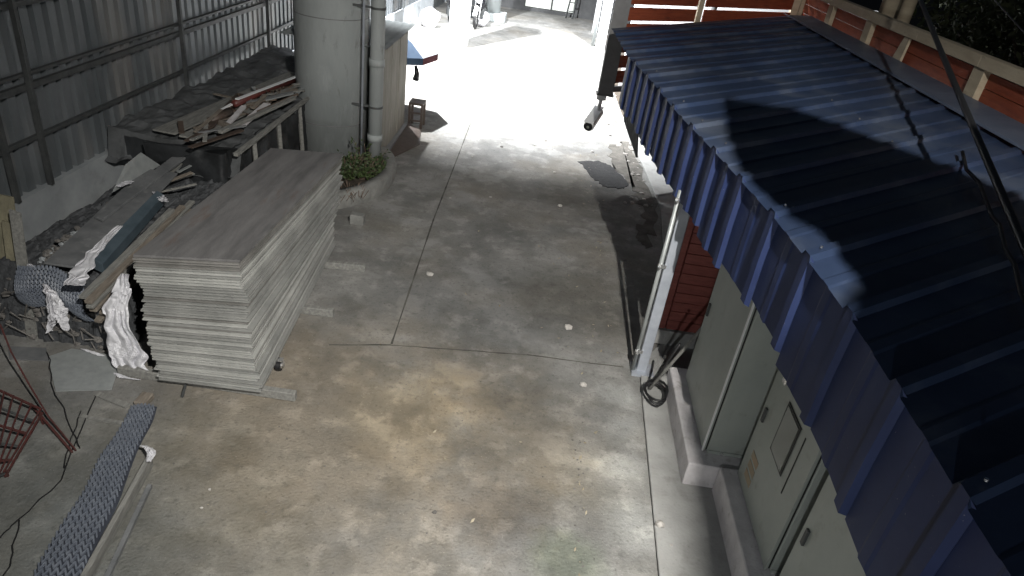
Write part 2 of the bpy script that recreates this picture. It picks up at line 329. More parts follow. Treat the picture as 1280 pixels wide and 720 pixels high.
# ------------------------------------------------------------------ pillars
def cyl(c, r, z0, z1, n=48, r2=None): return MB().tube([(c[0], c[1], lerp(z0, z1, t)) for t in (0, 0.5, 1)], r, n, r2)
p = thing('concrete_pillar', (-3.2, 10.3, 0), 'thick round grey concrete pillar rising from the planter beside the board stack', 'pillar')
cyl((-3.2, 10.3), 0.53, -0.1, 5.0, 64).build('shaft', M['pillar'], p, smooth=True)
for z in (0.62, 2.12): cyl((-3.2, 10.3), 0.533, z, z + 0.012, 64).build('casting_seam', M['beam'], p)
dp = thing('drain_pipe', (-2.45, 9.98, 0), 'grey vertical drain pipe strapped to the round concrete pillar', 'pipe')
cyl((-2.45, 9.98), 0.10, 0.0, 5.0, 24).build('pipe', M['pillar'], dp, smooth=True)
for z in (0.45, 1.55): cyl((-2.45, 9.98), 0.112, z, z + 0.1, 24).build('pipe_socket', M['pillar'], dp, smooth=True)
for z in (0.95, 2.32):
    cyl((-2.45, 9.98), 0.108, z, z + 0.03, 24).bar((-2.9, 9.96, z + 0.015), (-2.5, 9.96, z + 0.015), 0.02, 0.03).build('clamp', M['steel'], dp)
cd = cyl((-2.62, 9.86), 0.018, 0.2, 5.0, 10).build('conduit', M['galv'], smooth=True); tag(cd, 'thin pale conduit standing between the concrete pillar and the drain pipe', 'conduit')
# planter: a low curved kerb round the pillar
pl = thing('planter', (-3.2, 9.4, 0), 'low curved concrete planter kerb at the foot of the round pillar', 'planter')
b = MB(); n = 40; vs = []
for i in range(n + 1):
    a = lerp(-PI * 0.62, PI * 0.24, i / n); w = 0.02 * fbm((a * 2, 0, 3), 1.0)
    for (k, z) in ((1.0, -0.02), (1.02, 0.2), (0.99, 0.235 + w), (0.9, 0.235 + w * 1.3), (0.885, 0.12)):
        vs.append((-3.25 + math.cos(a) * 1.2 * k + w, 9.45 + math.sin(a) * 1.38 * k, z))
b.add(vs, [(i*5+k, i*5+k+1, (i+1)*5+k+1, (i+1)*5+k) for i in range(n) for k in range(4)])
b.build('kerb', M['kerb'], pl, smooth=True)
b = MB().prism([(-3.25 + math.cos(lerp(-PI*0.62, PI*0.24, i/n)) * 1.09, 9.45 + math.sin(lerp(-PI*0.62, PI*0.24, i/n)) * 1.25) for i in range(n+1)] + [(-3.3, 9.9)], 0.0, 0.14)
b.build('soil', M['soil'], pl)
def plant(cx, cy, z, r, h, n, name, label, m=M['leaf']):
    t = thing(name, (cx, cy, z), label, 'plant', 'low plants in the planter')
    st = MB(); lf = MB()
    for i in range(n):
        a = random.uniform(0, 2*PI); q = math.sqrt(random.random()) * r; base = Vector((cx + math.cos(a)*q*0.3, cy + math.sin(a)*q*0.3, z))
        tip = base + Vector((math.cos(a)*q, math.sin(a)*q, h * random.uniform(0.5, 1)))
        st.tube([base, base.lerp(tip, 0.5) + Vector((0, 0, h*0.1)), tip], 0.004, 4)
        for k in range(12):
            c = base.lerp(tip, random.uniform(0.35, 1.05)) + Vector([random.uniform(-0.04, 0.04) for _ in range(3)])
            u = Vector([random.gauss(0, 1) for _ in range(3)]).normalized() * random.uniform(0.02, 0.045); w = u.cross(Vector([random.gauss(0, 1) for _ in range(3)])).normalized() * 0.013
            lf.add([c - u, c + w, c + u, c - w], [(0, 1, 2, 3)])
    st.build('stem', M['twig'], t); lf.build('foliage', m, t)
pt = atz(452, 222, 0.15); plant(pt.x, pt.y, 0.14, 0.2, 0.32, 60, 'leafy_plant', 'bushy green plant in the planter in front of the pillar pipe')
pt = atz(436, 222, 0.15); plant(pt.x, pt.y, 0.14, 0.2, 0.3, 60, 'leafy_plant', 'green plant beside the far corner of the board stack')
pt = atz(471, 216, 0.15); plant(pt.x, pt.y, 0.14, 0.1, 0.25, 22, 'leafy_plant', 'small pale sprig at the foot of the drain pipe')
pt = atz(460, 214, 0.15); plant(pt.x, pt.y, 0.14, 0.22, 0.42, 7, 'leafy_plant', 'tall thin stems standing above the planter bush')
pt = atz(440, 243, 0.14)
b = MB()
for i in range(60):
    a = Vector((pt.x + random.gauss(0, 0.08), pt.y + random.gauss(0, 0.1), 0.145)); b.tube([a, a + Vector((random.gauss(0, 0.06), random.gauss(0, 0.06), random.uniform(0.03, 0.14)))], 0.004, 4)
tag(b.build('dry_twigs', M['twig'], kind='stuff'), 'brown dead twigs on the planter soil', 'twigs')

# far pillars
wp = thing('white_pillar', (-2.65, 19.8, 0), 'square pillar bleached white by the floodlight beyond the umbrella', 'pillar')
MB().box((-2.88, 19.6, 0), (-2.38, 20.1, 4.6)).build('shaft', M['whitewall'], wp, bevel=0.02)
for (x, z) in ((-2.5, 0.25), (-2.6, 0.1)): MB().box((x, 19.592, z), (x + 0.02, 19.599, z + 0.14)).build('scuff', M['farwall'], wp)
gp = thing('grey_pillar', (-2.1, 24.8, 0), 'round grey pillar on a block foot in front of the far wall', 'pillar')
cyl((-2.2, 24.9), 0.25, 0.25, 5, 24).build('shaft', M['pillar'], gp, smooth=True)
MB().box((-2.66, 24.5, 0), (-1.75, 25.3, 0.26)).build('foot_block', M['pillar'], gp, bevel=0.02)
rp = thing('white_column', (1.5, 22.8, 0), 'flat white column at the right edge of the bright yard', 'pillar')
MB().box((1.32, 22.7, 0), (1.6, 23.1, 4.6)).build('shaft', M['whitewall'], rp, bevel=0.01)
cyl((1.22, 22.9), 0.05, 0.0, 4.6, 12).build('drain_pipe', M['pillar'], rp, smooth=True)
mb_ = thing('far_barrier_post', (1.5, 25.2, 0), 'thin white post standing just behind the white column', 'post')
MB().box((1.25, 25.4, 0), (1.42, 25.55, 4)).build('shaft', M['whitewall'], mb_)
# far wall
fwall = thing('far_wall', (0, 28.2, 0), 'dark grey wall closing the far end of the drive with bright glazed opening', 'wall')
MB().box((-6, 28.2, 0), (-1.35, 28.5, 5)).build('wall_panel', M['farwall'], fwall)
MB().box((0.62, 28.2, 0), (6, 28.5, 5)).build('wall_panel', M['farwall'], fwall)
MB().box((-1.35, 28.2, 0), (0.62, 28.5, 0.12)).build('sill', M['farwall'], fwall)
for x0, x1 in ((-1.3, -0.32), (-0.26, 0.56)): MB().box((x0, 28.32, 0.14), (x1, 28.34, 2.4)).build('window_pane', M['window'], fwall)
for x in (-1.35, -0.32, 0.56): MB().box((x, 28.25, 0.12), (x + 0.06, 28.31, 2.5)).build('window_frame', M['steel'], fwall)
MB().box((-1.35, 28.2, 2.5), (0.62, 28.5, 5)).build('lintel', M['farwall'], fwall)
bt = thing('leaning_ladder', (0.4, 28.0, 0), 'dark folded ladder leaning at the right of the bright opening', 'ladder')
for dx in (0, 0.25): MB().bar((0.3 + dx, 27.75, 0), (0.5 + dx, 28.1, 1.7), 0.04, 0.05).build('rail', M['steel'], bt)
for k in range(5): MB().bar((0.33 + 0.04*k, 27.8 + 0.07*k, 0.25 + 0.3*k), (0.58 + 0.04*k, 27.8 + 0.07*k, 0.25 + 0.3*k), 0.03, 0.03).build('rung', M['steel'], bt)
# motorcycles (dark, seen end on)
def motorbike(x, y, rot, label):
    t = thing('motorcycle', (0, 0, 0), label, 'motorcycle', 'motorcycles parked at the far fence')
    def T(name, n, m, **k): return n.build(name, m, t, **k)
    for yy in (-0.62, 0.62):
        b = MB(); N = 20
        pts = [(0, yy + math.cos(2*PI*i/N)*0.25, 0.3 + math.sin(2*PI*i/N)*0.25) for i in range(N + 1)]
        w = T('wheel', b.tube(pts, 0.045, 8), M['rubber'])
        sp = MB()
        for i in range(6): sp.tube([(0, yy, 0.3), (0, yy + math.cos(PI*i/3)*0.24, 0.3 + math.sin(PI*i/3)*0.24)], 0.008, 4)
        sp.build('spokes', M['chrome'], w)
    T('engine', MB().box((-0.14, -0.22, 0.25), (0.14, 0.25, 0.55)), M['steel'], bevel=0.04)
    T('body', MB().tube([(0, -0.3, 0.62), (0, 0.0, 0.78), (0, 0.3, 0.72), (0, 0.75, 0.78)], 0.14, 12, 0.09), M['black'], smooth=True)
    T('seat', MB().box((-0.12, 0.05, 0.8), (0.12, 0.7, 0.88)), M['rubber'], bevel=0.03)
    T('fork', MB().tube([(-0.08, -0.62, 0.3), (-0.09, -0.4, 0.98)], 0.022).tube([(0.08, -0.62, 0.3), (0.09, -0.4, 0.98)], 0.022), M['chrome'])
    T('handlebar', MB().tube([(-0.36, -0.28, 1.02), (-0.15, -0.4, 1.0), (0.15, -0.4, 1.0), (0.36, -0.28, 1.02)], 0.016), M['steel'])
    T('headlight', rock((0, -0.52, 0.86), 0.11, 3, 1.0, 2), M['camw'], smooth=True)
    T('mudguard', MB().tube([(0, -0.88, 0.42), (0, -0.78, 0.56), (0, -0.62, 0.62), (0, -0.42, 0.56)], 0.07), M['camw'])
    for s_ in (-1, 1): T('mirror', rock((0.3*s_, -0.33, 1.2), 0.06, 5, 0.7), M['chrome'])
    t.location = (x, y, 0); t.rotation_euler = (0, 0, rot); return t
motorbike(-3.3, 22.9, 0.25, 'dark motorcycle left of the white pillar with pale headlight')
motorbike(-2.45, 23.4, -0.1, 'dark motorcycle parked behind the right side of the white pillar')
sh = thing('dark_shutter', (-3.3, 24.6, 0), 'black shutter panel behind the parked motorcycles', 'shutter')
for k in range(12): MB().bar((-3.75, 24.7, 0.1 + 0.2*k), (-2.5, 24.7, 0.1 + 0.2*k), 0.03, 0.17).build('slat', M['tarp'], sh)
def sack(u, v, r, label):
    q = atz(u, v, 0); b = rock((q.x, q.y, r * 0.9), r, u, 1.1, 2)
    tag(b.build('sack', M['white'], smooth=True), label, 'sack', 'white sacks on the far yard')
sack(537, 34, 0.3, 'white sack slumped by the far rail, left of the white pillar')
sack(601, 33, 0.26, 'white sack standing right of the white pillar')
# ------------------------------------------------------------------ shed, stool, umbrella
shd = thing('small_shed', (-2.9, 11.2, 0), 'small shed of pale boards with flat tin roof behind the round pillar', 'shed')
for k in range(6):
    y0 = 10.36 + k * 0.295
    MB().box((-2.49, y0, 0.03), (-2.45 - 0.006 * (k % 2), y0 + (0.287 if k != 3 else 0.25), 1.72)).build('plank', M['shedw'], shd)
for k in range(5): MB().box((-3.9 + k * 0.29, 10.9, 0.03), (-3.62 + k * 0.29, 10.93, 1.72)).build('plank', M['shedw'], shd)
for yy in (10.30, 12.12): MB().box((-2.55, yy, 0), (-2.47, yy + 0.05, 1.72)).build('corner_post', M['steel'], shd)
b = MB(); vs = []
for i in range(25):
    xx = lerp(-3.95, -2.36, i / 24); z = 1.76 + 0.012 * (i % 2)
    vs += [(xx, 10.15, z), (xx, 12.25, z + 0.02)]
b.add(vs, [(2*i, 2*i+2, 2*i+3, 2*i+1) for i in range(24)]); b.build('roof', M['pillar'], shd)
MB().box((-2.47, 10.3, 0.0), (-2.38, 12.1, 0.09)).build('skirting', M['beam'], shd)
# thin brown sheet that imitates the shed shadow on the ground
um = thing('umbrella', (-2.95, 13.0, 0), 'open pale and blue parasol with maroon rim beyond the shed', 'umbrella')
cyl((-2.85, 13.0), 0.02, 0, 1.62, 10).build('pole', M['steel'], um)
ctr = Vector((-2.85, 13.0, 1.52)); R_ = 0.78; ns = 8
for k in range(ns):
    a0, a1 = 2*PI*(k)/ns + 0.1, 2*PI*(k+1)/ns + 0.1
    pa = ctr + Vector((math.cos(a0)*R_, math.sin(a0)*R_, -0.34)); pb = ctr + Vector((math.cos(a1)*R_, math.sin(a1)*R_, -0.34))
    ma = ctr + (pa - ctr) * 0.55 + Vector((0, 0, 0.05)); mb2 = ctr + (pb - ctr) * 0.55 + Vector((0, 0, 0.05))
    q = MB(); q.add([ctr, ma, mb2, pb, pa], [(0, 1, 2), (1, 4, 3, 2)])
    q.build('canopy_panel', M['umbb'] if k in (5, 6, 2) else M['umbw'], um)
    q = MB(); q.slab([pa, pb, pb + Vector((0, 0, -0.12)), pa + Vector((0, 0, -0.12))], (-math.cos(a0)*0.004, -math.sin(a0)*0.004, 0))
    q.build('rim_flap', M['umbb'] if k in (5, 6, 2) else M['umbr'], um)
    MB().tube([ctr + Vector((0, 0, -0.02)), pa + Vector((0, 0, -0.01))], 0.006, 4).build('rib', M['steel'], um)
st = thing('stool', (-2.25, 12.15, 0), 'brown wooden stool beside the shed under the parasol', 'stool')
MB().box((-2.40, 12.2, 0.42), (-2.14, 12.5, 0.46)).build('seat', M['brown'], st)
for dx in (0, 0.22):
    for dy in (0, 0.26): MB().box((-2.40 + dx, 12.2 + dy, 0), (-2.36 + dx, 12.24 + dy, 0.42)).build('leg', M['brown'], st)
for zz in (0.14, 0.28): MB().bar((-2.38, 12.2, zz), (-2.16, 12.2, zz), 0.02, 0.03).build('stretcher', M['brown'], st)
bg_ = MB().tube([(-2.36, 12.45, 1.05), (-2.33, 12.45, 0.92), (-2.35, 12.45, 0.8)], 0.03, 8, 0.06); tag(bg_.build('hanging_bag', M['black'], smooth=True), 'small black bag hanging by the shed under the parasol', 'bag')
shadow_sheet = MB().slab([(-2.37, 10.25, 0.02), (-2.0, 11.3, 0.02), (-2.12, 12.0, 0.03), (-2.37, 12.1, 0.1)], (0, 0, 0.015))  # flat dark sheet laid in as the shed's cast shadow
tag(shadow_sheet.build('shed_shadow_sheet', M['brown']), 'thin brown sheet imitating the shed shadow on the ground', 'board')

# ------------------------------------------------------------------ stack of boards
LBL = 'tall stack of grey cement boards lying on timber bearers beside the drive'
stack = thing('board_stack', (-2.6, 6.0, 0), LBL, 'board stack')
NS = 46; th = 1.03 / NS
tl, tr, fr = atz(165, 318, 1.13), atz(300, 325, 1.13), atz(430, 192, 1.13)
bl, br = atz(190, 475, 0.1), atz(325, 492, 0.1); bf = atz(422, 297, 0.1)
dirt = (fr - tr).normalized(); dirb = (bf - br).normalized()
LEN = (fr - tr).length; WID = (tr - tl).length * 0.99
drift = 0; dx = 0; dyy = 0
for i in range(NS):
    t = i / (NS - 1)
    if i % 9 == 0: dx = random.uniform(-0.012, 0.016); dyy = random.uniform(-0.02, 0.02)
    c = br.lerp(tr, t) + Vector((dx + random.choice((-0.02, 0.018, 0, 0, 0.006, -0.006, 0)), dyy + random.uniform(-0.012, 0.012), 0))
    d_ = dirb.lerp(dirt, t); d_.z = 0; d_.normalize()
    if i == NS - 1: c = tr.copy(); d_ = Vector((dirt.x, dirt.y, 0)).normalized()
    rot = random.uniform(-0.006, 0.006); d_ = Matrix.Rotation(rot, 3, 'Z') @ d_
    side = Vector((-d_.y, d_.x, 0))
    w = Vector((tl - tr).to_tuple()); w.z = 0; w = w.normalized()
    wb = Vector((bl - br).to_tuple()); wb.z = 0; wb.normalize(); sd = wb.lerp(w, t).normalized()
    z = 0.1 + i * th + 0.0005 * (i % 2)
    W_ = WID * random.uniform(0.993, 1.005) * lerp(1.06, 1, t)
    q = [c, c + d_ * LEN, c + d_ * LEN + sd * W_, c + sd * W_]
    q = [Vector((v.x, v.y, z)) for v in q]
    gap = random.choice((0.006, 0.007, 0.009)) if i < NS - 1 else 0.002
    m = M['topsheet'] if i == NS - 1 else M['sheets'][random.choice((0, 0, 0, 1, 1, 1, 2))]
    MB().slab(q, (0, 0, th - gap)).build('sheet', m, stack)
base = br.copy()
def bearer(u0, v0, u1, v1, label, w=0.06, h=0.085):
    a = atz(u0, v0, 0.045); b_ = atz(u1, v1, 0.045); q = b_ + (b_ - a).normalized() * 1.25
    o = MB().bar(a, q, w, h).build('timber_bearer', M['woodg'], bevel=0.006); tag(o, label, 'timber', 'timber bearers under the board stack')
bearer(370, 495, 330, 489, 'grey timber end sticking out under the near corner of the board stack')
bearer(417, 391, 385, 387, 'middle timber bearer sticking out under the board stack')
bearer(457, 335, 415, 331, 'farthest timber bearer under the board stack, near the planter')
q = atz(349, 455, 0.07)
cw = thing('caster_wheel', (q.x, q.y, 0), 'small swivel caster wheel lying under the right side of the board stack', 'wheel')
MB().tube([(q.x - 0.02, q.y, 0.055), (q.x + 0.02, q.y, 0.055)], 0.05, 18).build('tyre', M['rubber'], cw)
MB().tube([(q.x - 0.024, q.y, 0.055), (q.x + 0.024, q.y, 0.055)], 0.025, 14).build('hub', M['chrome'], cw)
MB().bar((q.x - 0.03, q.y, 0.055), (q.x - 0.03, q.y, 0.12), 0.004, 0.04).bar((q.x + 0.03, q.y, 0.055), (q.x + 0.03, q.y, 0.12), 0.004, 0.04).box((q.x - 0.035, q.y - 0.03, 0.118), (q.x + 0.035, q.y + 0.03, 0.124)).build('fork', M['chrome'], cw)
q = atz(232, 484, 0.02); b = MB().tube([q + Vector((-0.03, 0.1, 0)), q + Vector((0, 0, 0.02)), q + Vector((0.03, -0.12, 0))], 0.012, 6)
tag(b.build('rebar_offcut', M['steel']), 'dark bent rod offcut on the ground before the board stack', 'rod')
bb = MB().box((-2.25, 7.95, 0.0), (-2.07, 8.07, 0.14)); tag(bb.build('broken_block', M['kerb'], bevel=0.01), 'pale block fragment between board stack and planter', 'block')

# ------------------------------------------------------------------ pile A: netting, boards, film
def heap(x0, x1, y0, y1, h, seed, amp=0.08):
    def fn(u, v):
        x = lerp(x0, x1, u); y = lerp(y0, y1, v)
        e = min(u, 1 - u, v, 1 - v) * 2; k = min(1, e * 7) ** 0.45
        n_ = fbm((x, y, seed), 3.0) * amp + fbm((x, y, seed + 5), 12.0) * amp * 0.4
        return (x + 0.7 * n_, y + 0.7 * n_ - (0.05 if v < 0.2 else 0), h * k + n_ * k)
    return blob(fn, 70, 90)
pa_ = heap(-4.62, -3.36, 4.84, 7.4, 0.62, 3); tag(pa_.build('netting_heap', M['net']), 'heap of black netting and rubble under the loose boards by the fence', 'netting')
# a fold of net with visible diamond weave on the heap front
def lattice(P, nu, nv, wdt, name, m, parent=None, lift=0.0, thick=0.006):
    b = MB()
    for i in range(nu):
        for j2 in range(nv):
            a = P(i / nu, j2 / nv)
            for (du, dv) in ((0.5, 1), (-0.5, 1)):
                u2 = (i + du) / nu
                if u2 < 0 or u2 > 1: continue
                c_ = P(u2, (j2 + 1) / nv); b.bar(a, c_, wdt, thick)
    return b
def Pn(u, v):
    x = lerp(-4.22, -3.62, u); z = lerp(0.70, 0.34, v) + 0.04 * math.sin(u * 5); y = 4.86 - 0.10 * math.sin(PI * v) - 0.03 * math.sin(u * 9) - 0.06 * v
    return Vector((x + 0.05 * v, y, z))
nf = lattice(Pn, 22, 12, 0.012, 'x', None, thick=0.01).build('folded_net', M['geogrid'], kind='stuff'); tag(nf, 'folded diamond mesh hanging over the front of the black netting heap', 'mesh')
def board(corners, th_, m, name, label, cat, group=None, z=None):
    w = [Vector(c) for c in corners]; o = MB().slab(w, (0, 0, -th_)).build(name, m, bevel=0.003); tag(o, label, cat, group); return o
z = 0.76
board([atz(55, 328, z), atz(110, 336, z), atz(222, 216, z + 0.05), atz(180, 210, z + 0.05)], 0.02, M['boardg'], 'plywood_board', 'dark grey plywood board lying on the netting heap beside the low wall', 'board', 'loose boards on the heap')
board([atz(112, 322, z + 0.03), atz(128, 330, z + 0.0), atz(205, 243, z + 0.06), atz(196, 238, z + 0.09)], 0.10, M['bluepl'], 'blue_panel', 'blue plastic panel on edge between grey board and timbers', 'panel')
board([atz(118, 270, z + 0.06), atz(128, 274, z + 0.06), atz(232, 196, z + 0.09), atz(222, 190, z + 0.09)], 0.03, M['boardg'], 'plywood_board', 'narrow grey board beside the rubble strip along the wall', 'board', 'loose boards on the heap')
lab = ['splintered timber batten nearest the blue panel', 'grey timber batten second from the blue panel', 'dark timber batten midway between blue panel and board stack', 'brown timber batten second from the board stack', 'brown timber batten lying against the board stack', 'short timber offcut low beside the board stack']
bt = [((103, 372), (215, 262), 0.72, 'woodg'), ((110, 378), (228, 258), 0.70, 'wood'), ((112, 384), (240, 252), 0.66, 'woodg'), ((116, 388), (236, 262), 0.6, 'wood'), ((128, 392), (250, 268), 0.52, 'wood'), ((122, 402), (170, 350), 0.45, 'wood')]
for (a, c_, zz, mm), l in zip(bt, lab):
    o = MB().bar(atz(*a, zz), atz(*c_, zz + 0.07), 0.06, 0.03).build('timber_batten', M[mm], bevel=0.003); tag(o, l, 'timber', 'battens beside the board stack')
def film(pts, name, label, Y=None, seed=0, amp=0.05, z=None):
    """a crumpled strip of film through (u, v, half-width in px) hanging in the plane y=Y"""
    def fn(s_, t_):
        f_ = s_ * (len(pts) - 1); i = min(int(f_), len(pts) - 2); k = f_ - i
        u, v, w = [lerp(pts[i][q_], pts[i+1][q_], k) for q_ in range(3)]
        w *= 1 + 0.5 * noise.noise(Vector((s_ * 9, seed, (t_ > 0.5) * 7)))
        u += (t_ - 0.5) * 2 * w; v += (t_ - 0.5) * w * 0.2
        p_ = aty(u, v, Y(s_)) if z is None else atz(u, v, z)
        n_ = amp * (0.8 * fbm((p_.x, p_.y, p_.z + seed), 4.0) + 0.75 * abs(math.sin(t_ * 8 + 5 * noise.noise(Vector((s_ * 5, t_ * 1.5, seed))) + s_ * 3)) - 0.3)
        return (p_.x + n_ * 0.5, p_.y - abs(n_) * 0.9, max(0.012, p_.z + n_ * 0.5))
    o = blob(fn, 60, 26).build(name, M['white']); tag(o, label, 'plastic sheet', 'white crumpled plastic film')
    so = o.modifiers.new('solid', 'SOLIDIFY'); so.thickness = 0.003
film([(157, 342, 5), (153, 360, 10), (146, 385, 14), (148, 410, 16), (156, 435, 22), (164, 455, 23), (172, 470, 18), (178, 478, 10)], 'plastic_film', 'long white crumpled plastic film hanging down the left corner of the board stack', Y=lambda s_: 4.62 - 0.12 * s_, seed=1)
film([(56, 355, 3), (66, 368, 8), (68, 385, 8), (66, 400, 5), (64, 413, 2)], 'plastic_film', 'small torn white film hanging over the black netting', Y=lambda s_: 4.72, seed=2)
film([(70, 372, 4), (80, 385, 6), (80, 396, 5), (86, 411, 2)], 'plastic_film', 'second torn tail of white film on the black netting', Y=lambda s_: 4.72, seed=8)
film([(38, 330, 3), (44, 340, 6), (50, 350, 5)], 'plastic_film', 'grey rag of film at the corner of the grey plywood board', Y=lambda s_: 4.86, seed=3)
film([(92, 356, 11), (100, 342, 13), (112, 322, 8), (124, 308, 6), (150, 282, 4)], 'plastic_film', 'pale film spilling over the grey plywood board end', z=0.81, seed=4, amp=0.03, Y=None)
film([(104, 436, 3), (115, 440, 6), (127, 444, 4)], 'plastic_film', 'flat white scrap of film on the ground before the netting', z=0.03, seed=5, amp=0.02)
film([(145, 466, 3), (158, 472, 7), (172, 474, 4)], 'plastic_film', 'white film end trailing on the ground at the stack corner', z=0.03, seed=6, amp=0.03)
film([(193, 240, 3), (200, 245, 7), (206, 252, 4)], 'plastic_film', 'white rag of film in the gap left of the board stack', z=0.82, seed=7, amp=0.04)
film([(150, 232, 4), (157, 229, 6), (164, 226, 4)], 'plastic_film', 'pale rag of film on the narrow board by the wall', z=0.86, seed=9, amp=0.04)
# rubble strip beside the wall
b1 = MB(); b2 = MB()
for i in range(230):
    t = random.random(); u = lerp(50, 195, t) + random.gauss(0, 3); v = lerp(325, 222, t) + random.gauss(0, 4)
    c_ = atz(u, v, 0.66); k = rock((c_.x, c_.y, 0.64 + random.uniform(-0.03, 0.04)), random.uniform(0.012, 0.04), i * 1.7)
    (b1 if random.random() < 0.35 else b2).add(k.v, k.f)
tag(b2.build('dark_rubble', M['stoned'], kind='stuff'), 'dark rubble strip between the boards and the low wall', 'rubble')
tag(b1.build('pale_rubble', M['lowwall'], kind='stuff'), 'pale plaster chips along the low wall', 'rubble')
# fill below rubble
hb = heap(-5.0, -4.45, 5.0, 8.4, 0.22, 11, 0.06); tag(hb.build('debris_heap', M['stoned']), 'dark heap of debris banked against the low wall', 'debris')
b = MB()
for i in range(150):
    x_ = random.uniform(-4.6, -3.4); y_ = random.uniform(4.78, 5.0); z_ = random.uniform(0.0, 0.6) * (0.4 + 0.6 * random.random()); k = rock((x_, y_ - 0.04 * random.random(), z_), random.uniform(0.012, 0.05), i * 1.9, 0.7); b.add(k.v, k.f)
    if i % 3 == 0:
        a = Vector((x_, y_ - 0.06, z_ + 0.02)); b.tube([a, a + Vector((random.gauss(0, 0.1), -0.03, random.gauss(0, 0.12)))], 0.007, 4)
tag(b.build('broken_debris', M['stoned'], kind='stuff'), 'dark broken debris caught in the front of the netting heap', 'debris')
# formwork boards at the far left
for k, (u0, v0, w, hgt, mm, l) in enumerate([(10, 405, 0.42, 1.15, 'woody', 'yellowed wide formwork board standing at the fence end'), (28, 418, 0.12, 0.95, 'woody', 'narrow pale plank leaning beside the yellowed formwork board'), (40, 425, 0.09, 1.1, 'woodg', 'thin splintered lath leaning against the low wall end')]):
    q = atz(u0, v0, 0.0); o = MB().slab([(q.x - w/2, q.y, 0), (q.x + w/2, q.y, 0), (q.x + w/2 - 0.1, q.y + 0.28, hgt), (q.x - w/2 - 0.1, q.y + 0.28, hgt + 0.02)], (0, 0.02, 0)).build('formwork_board', M[mm]); tag(o, l, 'board', 'formwork boards at the fence end')

# ------------------------------------------------------------------ pile B: tarpaulin pile with scrap on top
tb = thing('tarpaulin_pile', (-4.2, 9, 0), 'pile covered with black tarpaulin in front of the round pillar', 'covered pile')
def tarp_fn(u, v):
    # u across from front-left round to right side, v from bottom to top
    path = [(-4.75, 7.45), (-3.55, 7.3), (-3.42, 10.9)]; L1, L2 = 1.2, 3.6; s_ = u * (L1 + L2)
    a = Vector((*path[0], 0)).lerp(Vector((*path[1], 0)), s_ / L1) if s_ < L1 else Vector((*path[1], 0)).lerp(Vector((*path[2], 0)), (s_ - L1) / L2)
    z = lerp(0, 0.96, v); n_ = 0.035 * math.sin(s_ * 11 + fbm((s_, z, 1), 2) * 4) * (1 - v * 0.7) + 0.05 * fbm((s_ * 2, z, 2), 2)
    return (a.x + n_ * (1 if s_ > L1 else 0.2), a.y - n_ * (0.2 if s_ > L1 else 1), z)
blob(tarp_fn, 130, 16).build('tarpaulin', M['tarp'], tb, smooth=True)
for yy in (7.9, 8.7, 9.5): MB().bar((-3.38, yy, 0.0), (-3.44, yy + 0.05, 0.98), 0.05, 0.03).build('lath', M['woodg'], tb)
MB().bar((-3.40, 7.35, 0.97), (-3.40, 10.7, 1.0), 0.05, 0.04).build('edge_batten', M['woodg'], tb)
def top_fn(u, v):
    x = lerp(-4.98, -3.42, u); y = lerp(7.35, 12.5, v); return (x, y, 0.95 + 0.09 * fbm((x, y, 4), 2.5) - (0.0 if v > 0.02 else 0.3) + 0.05 * (1 - u))
blob(top_fn, 24, 60).build('cover_sheet', M['cover'], tb)
cv = MB().slab([atz(178, 178, 1.0), atz(262, 187, 0.98), atz(300, 186, 0.98), atz(300, 200, 0.8), atz(185, 206, 0.72)], (0, 0.02, 0.0)); cv.build('hanging_flap', M['tarp'], tb)
gr = board([atz(140, 240, 0.8), atz(157, 205, 0.98), atz(176, 190, 1.02), atz(200, 206, 0.80)], 0.012, M['conduit'], 'roofing_offcut', 'grey sheet offcut propped between the low wall and the tarpaulin pile', 'sheet')
# boards along the fence on top of the pile
for k, (a, c_, w, l) in enumerate([((205, 165), (372, 92), 0.28, 'wide grey board on the tarpaulin pile closest to the fence'), ((235, 172), (372, 104), 0.22, 'wide grey board on the tarpaulin pile beside the red pipe')]):
    o = MB().bar(atz(*a, 1.07), atz(*c_, 1.04), w, 0.02).build('grey_board', M['woodg']); tag(o, l, 'board', 'grey boards on the tarpaulin pile')
o = MB().tube([atz(293, 130, 1.16), atz(330, 113, 1.16), atz(374, 99, 1.14)], 0.045, 14).build('red_pipe', M['redpipe'], smooth=True); tag(o, 'long dull red pipe lying on the tarpaulin pile', 'pipe')
o = MB().bar(atz(296, 124, 1.22), atz(372, 95, 1.2), 0.05, 0.012).build('pale_strip', M['camw']); tag(o, 'pale metal strip resting on the red pipe', 'strip')
scr = [((262, 158), (300, 118), 0.09, 0.03, 'brown', 'dark brown plank crossing the scrap on the pile'), ((285, 155), (305, 133), 0.06, 0.03, 'ped', 'short pale plank beside the brown plank'),
       ((300, 158), (334, 130), 0.09, 0.025, 'ped', 'widest pale plank on the front edge of the pile'), ((318, 118), (338, 112), 0.05, 0.02, 'camw', 'white short slat under the red pipe'), ((272, 152), (287, 158), 0.05, 0.05, 'wood', 'stub of timber at the scrap front'),
       ((310, 132), (370, 112), 0.07, 0.04, 'wood', 'brown stick reaching towards the pillar'), ((275, 165), (368, 122), 0.06, 0.04, 'woodg', 'grey batten along the pile edge'), ((300, 128), (345, 124), 0.03, 0.03, 'twig', 'thin brown branch on the pile'),
       ((322, 140), (372, 118), 0.03, 0.03, 'twig', 'thin twisted branch by the pillar'), ((276, 138), (290, 130), 0.04, 0.02, 'camw', 'tiny white slat left of the scrap')]
for (a, c_, w, h_, mm, l) in scr:
    o = MB().bar(atz(*a, 1.08 + random.uniform(0, 0.05)), atz(*c_, 1.1 + random.uniform(0, 0.06)), w, h_).build('scrap_plank', M[mm], bevel=0.002); tag(o, l, 'scrap wood', 'scrap planks on the tarpaulin pile')
